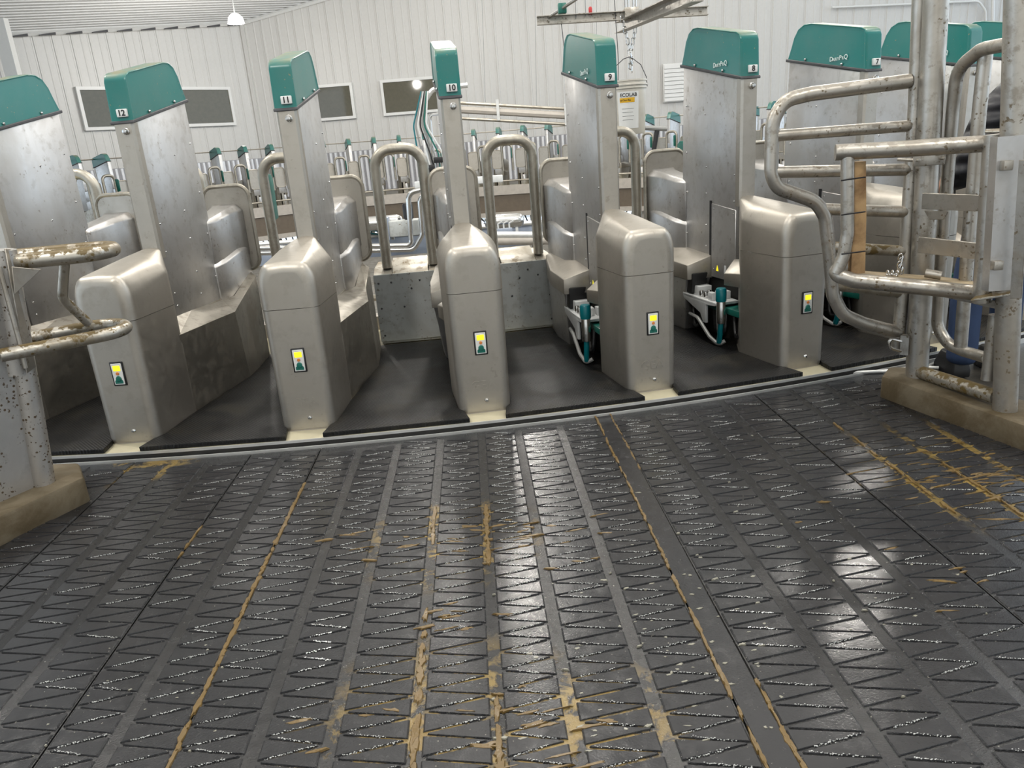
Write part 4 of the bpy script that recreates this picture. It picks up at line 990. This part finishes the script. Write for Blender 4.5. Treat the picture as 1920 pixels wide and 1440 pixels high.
for (q, yv) in (([(1729, 362), (1843, 366), (1842, 397), (1727, 392)], 3.40), ([(1722, 444), (1836, 456), (1834, 487), (1720, 474)], 3.42)):
    plate([at(u, v, 3.72 - (u - 1722) / 120 * .30) for u, v in q], .008, 'cross_plate', PIPE)
plate([at(1738, 549, 3.66), at(1885, 582, 3.30), at(1884, 566, 3.30), at(1738, 540, 3.66)], .008, 'cross_plate', PIPE)
plate([at(1732, 395, 3.70), at(1778, 396, 3.58), at(1768, 412, 3.60), at(1742, 412, 3.68)], .006, 'gusset', PIPE)
plate([at(1846, 250, 3.44), at(1930, 250, 3.30), at(1930, 243, 3.42), at(1848, 246, 3.48)], .010, 'top_plate', DIRTY)
plate([at(1820, 566, 3.30), at(1905, 553, 3.18), at(1895, 541, 3.34), at(1845, 548, 3.42)], .010, 'bottom_plate', DIRTY)
m = MB(); C0, C1 = at(1896, 255, 3.19), at(1877, 545, 3.19)
m.loft([[C + Vector(d) for d in ((-.055, 0, 0), (.055, 0, 0), (.055, .05, 0), (.048, .05, 0), (.048, .007, 0), (-.048, .007, 0), (-.048, .05, 0), (-.055, .05, 0))] for C in (C1, C0)])
chn = obj('channel_post', m, STEEL, bx)
for (u, v) in ((1886, 310), (1868, 497)):
    p = at(u, v, 3.18); obj('square_nut', MB().box(p.x - .02, p.x + .02, p.y - .02, p.y + .012, p.z - .02, p.z + .02), PIPE, bx, bevel=.003)
plate([at(1910, 300, 3.16), at(1932, 300, 3.12), at(1915, 560, 3.12), at(1893, 560, 3.16)], .008, 'edge_strip', PIPE)
# timber with wire ties
wd = thing('timber_batten', 'rough split timber batten wired upright to the guide rail', 'timber', (0, 0, 0))
tb0, tb1 = at(1605, 511, yf(1605) + .03), at(1606, 303, yf(1605) + .03)
m = MB(); 
m.loft([[C + Vector((x, y_, 0)) for x, y_ in ((-.034, -.025), (.0, -.034), (.032, -.025), (.034, .02), (-.03, .02))] for C in (tb0, tb0 + (tb1 - tb0) * .5 + Vector((.004, 0, 0)), tb1)])
obj('batten', m, WOOD, wd)
for v in (333, 397, 470):
    p = at(1606, v, yf(1605)); obj('wire_tie', MB().tube([p + Vector((-.085, -.03, -.006)), p + Vector((-.02, -.045, 0)), p + Vector((.02, -.045, .002))], .0035, 5), INK, wd)
# latch chain lying on the shelf
lc = thing('latch_chain', 'short bright chain draped over the muddy shelf by the hinge', 'chain', (0, 0, 0))
pc = at(1686, 512, 3.66)
for k in range(9):
    q = at(1688 + 2 * math.sin(k), 482 + k * 3.4, 3.74); chain_link(q, .016, .009, .0035, (k % 2) * PI / 2, .2, lc)
for k in range(5):
    q = at(1682 - k * 4.5, 513 + (k % 2) * 1.5, 3.66); o = chain_link(q, .016, .009, .0035, PI / 2, PI / 2 * (k % 2), lc)
obj('latch_bolt', MB().tube([at(1735, 512, 3.64), at(1765, 517, 3.60)], .022, 10), PIPE, lc)

# hoses behind the kerb
for i, (pts, r, mt, lab) in enumerate([
    ([(1530, 706), (1600, 699), (1660, 696), (1720, 688), (1760, 690)], .012, ALU, 'white hose lying along the deck edge by the right kerb'),
    ([(1580, 690), (1650, 676), (1720, 655), (1765, 630)], .010, ALU, 'thin white hose trailing past the tall gate post'),
    ([(1730, 668), (1756, 660), (1775, 640)], .012, HOSE, 'grey hose coiled behind the tall gate post'),
    ([(1735, 690), (1760, 678), (1790, 680)], .012, HOSE, 'grey hose on the ground beside the person')]):
    P = [atz(u, v, -.035) for u, v in pts]
    pipe_thing('floor_hose', P, r, mt, lab, 'hose', .1)

# ================================================================== LEFT RAILS
lg = thing('rump_rail', 'manure-caked double pipe loop on the left post', 'rail', (0, 0, 0))
zb, zt_ = .75, 1.125
def loop(z, near0, tip, far1, r, nm):
    A, Tp, B = atz(*near0, z), atz(*tip, z), atz(*far1, z)
    d = (Tp - A).normalized(); s_ = Vector((-d.y, d.x, 0)); wd_ = (B - A).dot(s_); wd_ = max(.16, min(.30, abs(wd_))) * (1 if wd_ > 0 else -1)
    pts = [A - d * .12, Tp - d * .02, Tp + s_ * wd_ - d * .02, A + s_ * wd_ - d * .12]
    obj(nm, MB().tube(rp(pts, abs(wd_) * .48, 8), r, 14), DIRTY, lg); return A, Tp, s_ * wd_
A, Tp, sv = loop(zb, (60, 655), (258, 616), (45, 608), .030, 'lower_loop')
A2, Tp2, sv2 = loop(zt_, (20, 492), (203, 474), (10, 474), .034, 'upper_loop')
va, vb = at(121, 488, 3.50), at(166, 606, 3.50)
obj('link_bar', MB().tube(rp([at(122, 490, 3.46), at(117, 560, 3.50), at(166, 606, 3.60)], .08, 5), .022, 12), DIRTY, lg)
plate([at(22, 500, 3.22), at(78, 505, 3.30), at(28, 552, 3.22)], .006, 'gusset', PIPE, lg)
lp = thing('spattered_sheet_panel', 'spattered galvanised sheet with edge pipe on the lower left kerb', 'sheet panel', (0, 0, 0))
Bp = Vector((-2.262, 3.30, .075)); Tpp = at(6, 468, 3.30)
obj('edge_pipe', MB().tube([Bp, Tpp], .050, 16), SPECK, lp)
dd = Vector((-.45, -.89, 0)).normalized()
S0, S1 = Bp + dd * .03, Tpp + dd * .03
m = MB(); nn = Vector((dd.y, -dd.x, 0)) * .004
Pq = [S0, S0 + dd * 1.3, S1 + dd * 1.3, S1]
m.add([p + nn for p in Pq] + [p - nn for p in Pq], [(0, 1, 2, 3), (7, 6, 5, 4), (0, 4, 5, 1), (1, 5, 6, 2), (2, 6, 7, 3), (3, 7, 4, 0)])
obj('splash_sheet', m, SPECK, lp)
plate([at(10, 466, 3.24), at(20, 466, 3.30), at(68, 688, 3.30), at(52, 700, 3.24)], .006, 'edge_strap', PIPE, lp)
obj('seam_rod', MB().tube([at(-2, 500, 3.22), at(36, 640, 3.22), at(48, 690, 3.22)], .010, 8), PIPE, lp)
obj('pipe_collar', MB().tube([at(28, 668, 3.285), at(34, 700, 3.285)], .056, 16), SPECK, lp)

# ================================================================== PERSON
pf0 = at(1826, 700, 4.25)
pe = thing('person', 'person in a dark quilted jacket and blue jeans leaning behind the gate frame', 'person', (pf0.x, 4.25, -.066), PI)
def lean(p):                                         # the whole figure leans to the right of the picture
    z = p[2]; k = .07 * min(z, .92) / .92 + max(0, z - .92) * .14
    return (p[0] - k, p[1], z * 1.07)

def lmb(m): m.v = [lean(p) for p in m.v]; return m
def skin(name, V, E, rad_, mat, sub=2, parent=pe):
    me = bpy.data.meshes.new(name); me.from_pydata([lean(p) for p in V], E, []); o = link(name, me, parent)
    md = o.modifiers.new('skin', 'SKIN'); md.use_smooth_shade = True
    for i, r in enumerate(rad_):
        sv_ = me.skin_vertices[0].data[i]; sv_.radius = r if isinstance(r, tuple) else (r, r); sv_.use_root = (i == 0)
    s_ = o.modifiers.new('sub', 'SUBSURF'); s_.levels = sub; s_.render_levels = sub
    me.materials.append(mat); return o
# body: pelvis root, torso, neck, head, arms with hands, legs
V = [(0, 0, .92), (0, .01, 1.12), (0, .02, 1.34), (.01, .0, 1.50), (.015, -.02, 1.60), (.02, -.03, 1.70), (.02, -.03, 1.78),
     (-.19, .01, 1.42), (-.26, .0, 1.14), (-.23, -.20, 1.08), (-.20, -.30, 1.07),
     (.19, .01, 1.42), (.265, .02, 1.10), (.23, -.20, 1.05), (.20, -.30, 1.04),
     (-.10, 0, .86), (-.12, -.03, .48), (-.12, .03, .09), (-.12, -.12, .04),
     (.10, 0, .86), (.13, .0, .48), (.13, .06, .09), (.13, -.09, .04)]
E_ = [(0, 1), (1, 2), (2, 3), (3, 4), (4, 5), (5, 6), (2, 7), (7, 8), (8, 9), (9, 10), (2, 11), (11, 12), (12, 13), (13, 14), (0, 15), (15, 16), (16, 17), (17, 18), (0, 19), (19, 20), (20, 21), (21, 22)]
Rb = [(.15, .11), (.14, .10), (.16, .11), .06, .075, .095, .06, .06, .045, .035, .04, .06, .045, .035, .04, .085, .06, .045, .04, .085, .06, .045, .04]
body = skin('body', V, E_, Rb, SKIN)
VJ = [(0, .01, .80), (0, .01, .95), (0, .01, 1.12), (0, .02, 1.25), (0, .02, 1.38), (0, .0, 1.50), (.01, -.01, 1.56), (-.15, .01, 1.45), (-.235, .01, 1.36), (-.265, .0, 1.14), (-.22, -.22, 1.08), (.15, .01, 1.45), (.235, .02, 1.36), (.27, .02, 1.10), (.22, -.22, 1.05)]
EJ = [(0, 1), (1, 2), (2, 3), (3, 4), (4, 5), (5, 6), (4, 7), (7, 8), (8, 9), (9, 10), (4, 11), (11, 12), (12, 13), (13, 14)]
jk = skin('jacket', VJ, EJ, [(.20, .15), (.205, .155), (.20, .15), (.205, .15), (.20, .145), (.10, .10), (.095, .09), .105, .098, .09, .068, .105, .098, .09, .068], JACKET)
m_, nt_, b_ = nodes('quilted_jacket'); b_.inputs['Base Color'].default_value = (.012, .012, .016, 1); b_.inputs['Roughness'].default_value = .5
wv = N(nt_, 'ShaderNodeTexWave', bands_direction='Z'); wv.inputs['Scale'].default_value = 3.6; wv.inputs['Distortion'].default_value = 1.5; nt_.links.new(coord(nt_), wv.inputs['Vector'])
bump(nt_, b_, wv.outputs['Fac'], .9, .02); jk.data.materials[0] = m_
skin('jeans', [(0, 0, .94), (-.10, 0, .84), (-.125, -.03, .48), (-.125, .03, .14), (-.125, .03, .07), (.10, 0, .84), (.135, .0, .48), (.135, .06, .14), (.135, .06, .07)], [(0, 1), (1, 2), (2, 3), (3, 4), (0, 5), (5, 6), (6, 7), (7, 8)], [(.165, .13), .115, .092, .085, .09, .115, .092, .085, .09], JEANS)
for sx in (-.125, .135):
    y0_ = .03 if sx < 0 else .06
    obj('boot', MB().loft([[(sx + x * k, y0_ - .05 + y_ * k, z) for x, y_ in ((-.05, .09), (.05, .09), (.055, 0), (.05, -.12), (.02, -.16), (-.02, -.16), (-.05, -.12), (-.055, 0))] for z, k in ((.006, 1), (.05, 1.02), (.09, .9), (.14, .7))]), BLACK, pe, bevel=.01)
hd = MB().ball((.02, -.015, 1.735), .108, 14, 1.1); hair = obj('hair', lmb(hd), HAIR, pe)
fc = MB()
fc.loft([[(.02 + x, -.125 + y_, z) for x, y_ in ((-.012, 0), (.012, 0), (.01, -.03 * k), (-.01, -.03 * k))] for z, k in ((1.66, .9), (1.69, .7), (1.715, .1))])
obj('nose', lmb(fc), SKIN, pe, bevel=.004)
ey = MB()
for sx in (-.035, .035): ey.ball((.02 + sx, -.118, 1.712), .011, 8)
obj('eye', lmb(ey), WHITE, pe, kind='stuff')
for sx in (-1, 1): obj('ear', lmb(MB().ball((.02 + sx * .098, -.03, 1.695), .026, 8)), SKIN, pe)
obj('mouth', lmb(MB().box(-.005, .045, -.127, -.118, 1.635, 1.643)), plain('lips', (.3, .1, .09), .5), pe, bevel=.003)
for sx in (-1, 1):                                    # hands: four fingers and a thumb below each cuff
    hx, hy, hz_ = (-.19, -.31, 1.05) if sx < 0 else (.19, -.31, 1.02)
    h = MB().loft([[(hx + x * k, hy + y_ * k, hz_ + z) for x, y_ in ((-.04, .012), (.04, .012), (.04, -.012), (-.04, -.012))] for z, k in ((.05, .8), (.0, 1.0), (-.04, 1.0))])
    for q in range(4):
        fx_ = hx - .03 + q * .02; L_ = (.06, .072, .068, .05)[q]
        h.tube(rp([(fx_, hy, hz_ - .035), (fx_, hy - .008, hz_ - .035 - L_ * .5), (fx_, hy - .03, hz_ - .035 - L_)], .02, 3), .0085, 6)
    h.tube([(hx - sx * .035, hy, hz_ + .01), (hx - sx * .055, hy - .02, hz_ - .02), (hx - sx * .05, hy - .035, hz_ - .05)], .010, 6)
    obj('hand', lmb(h), SKIN, pe, bevel=.004)
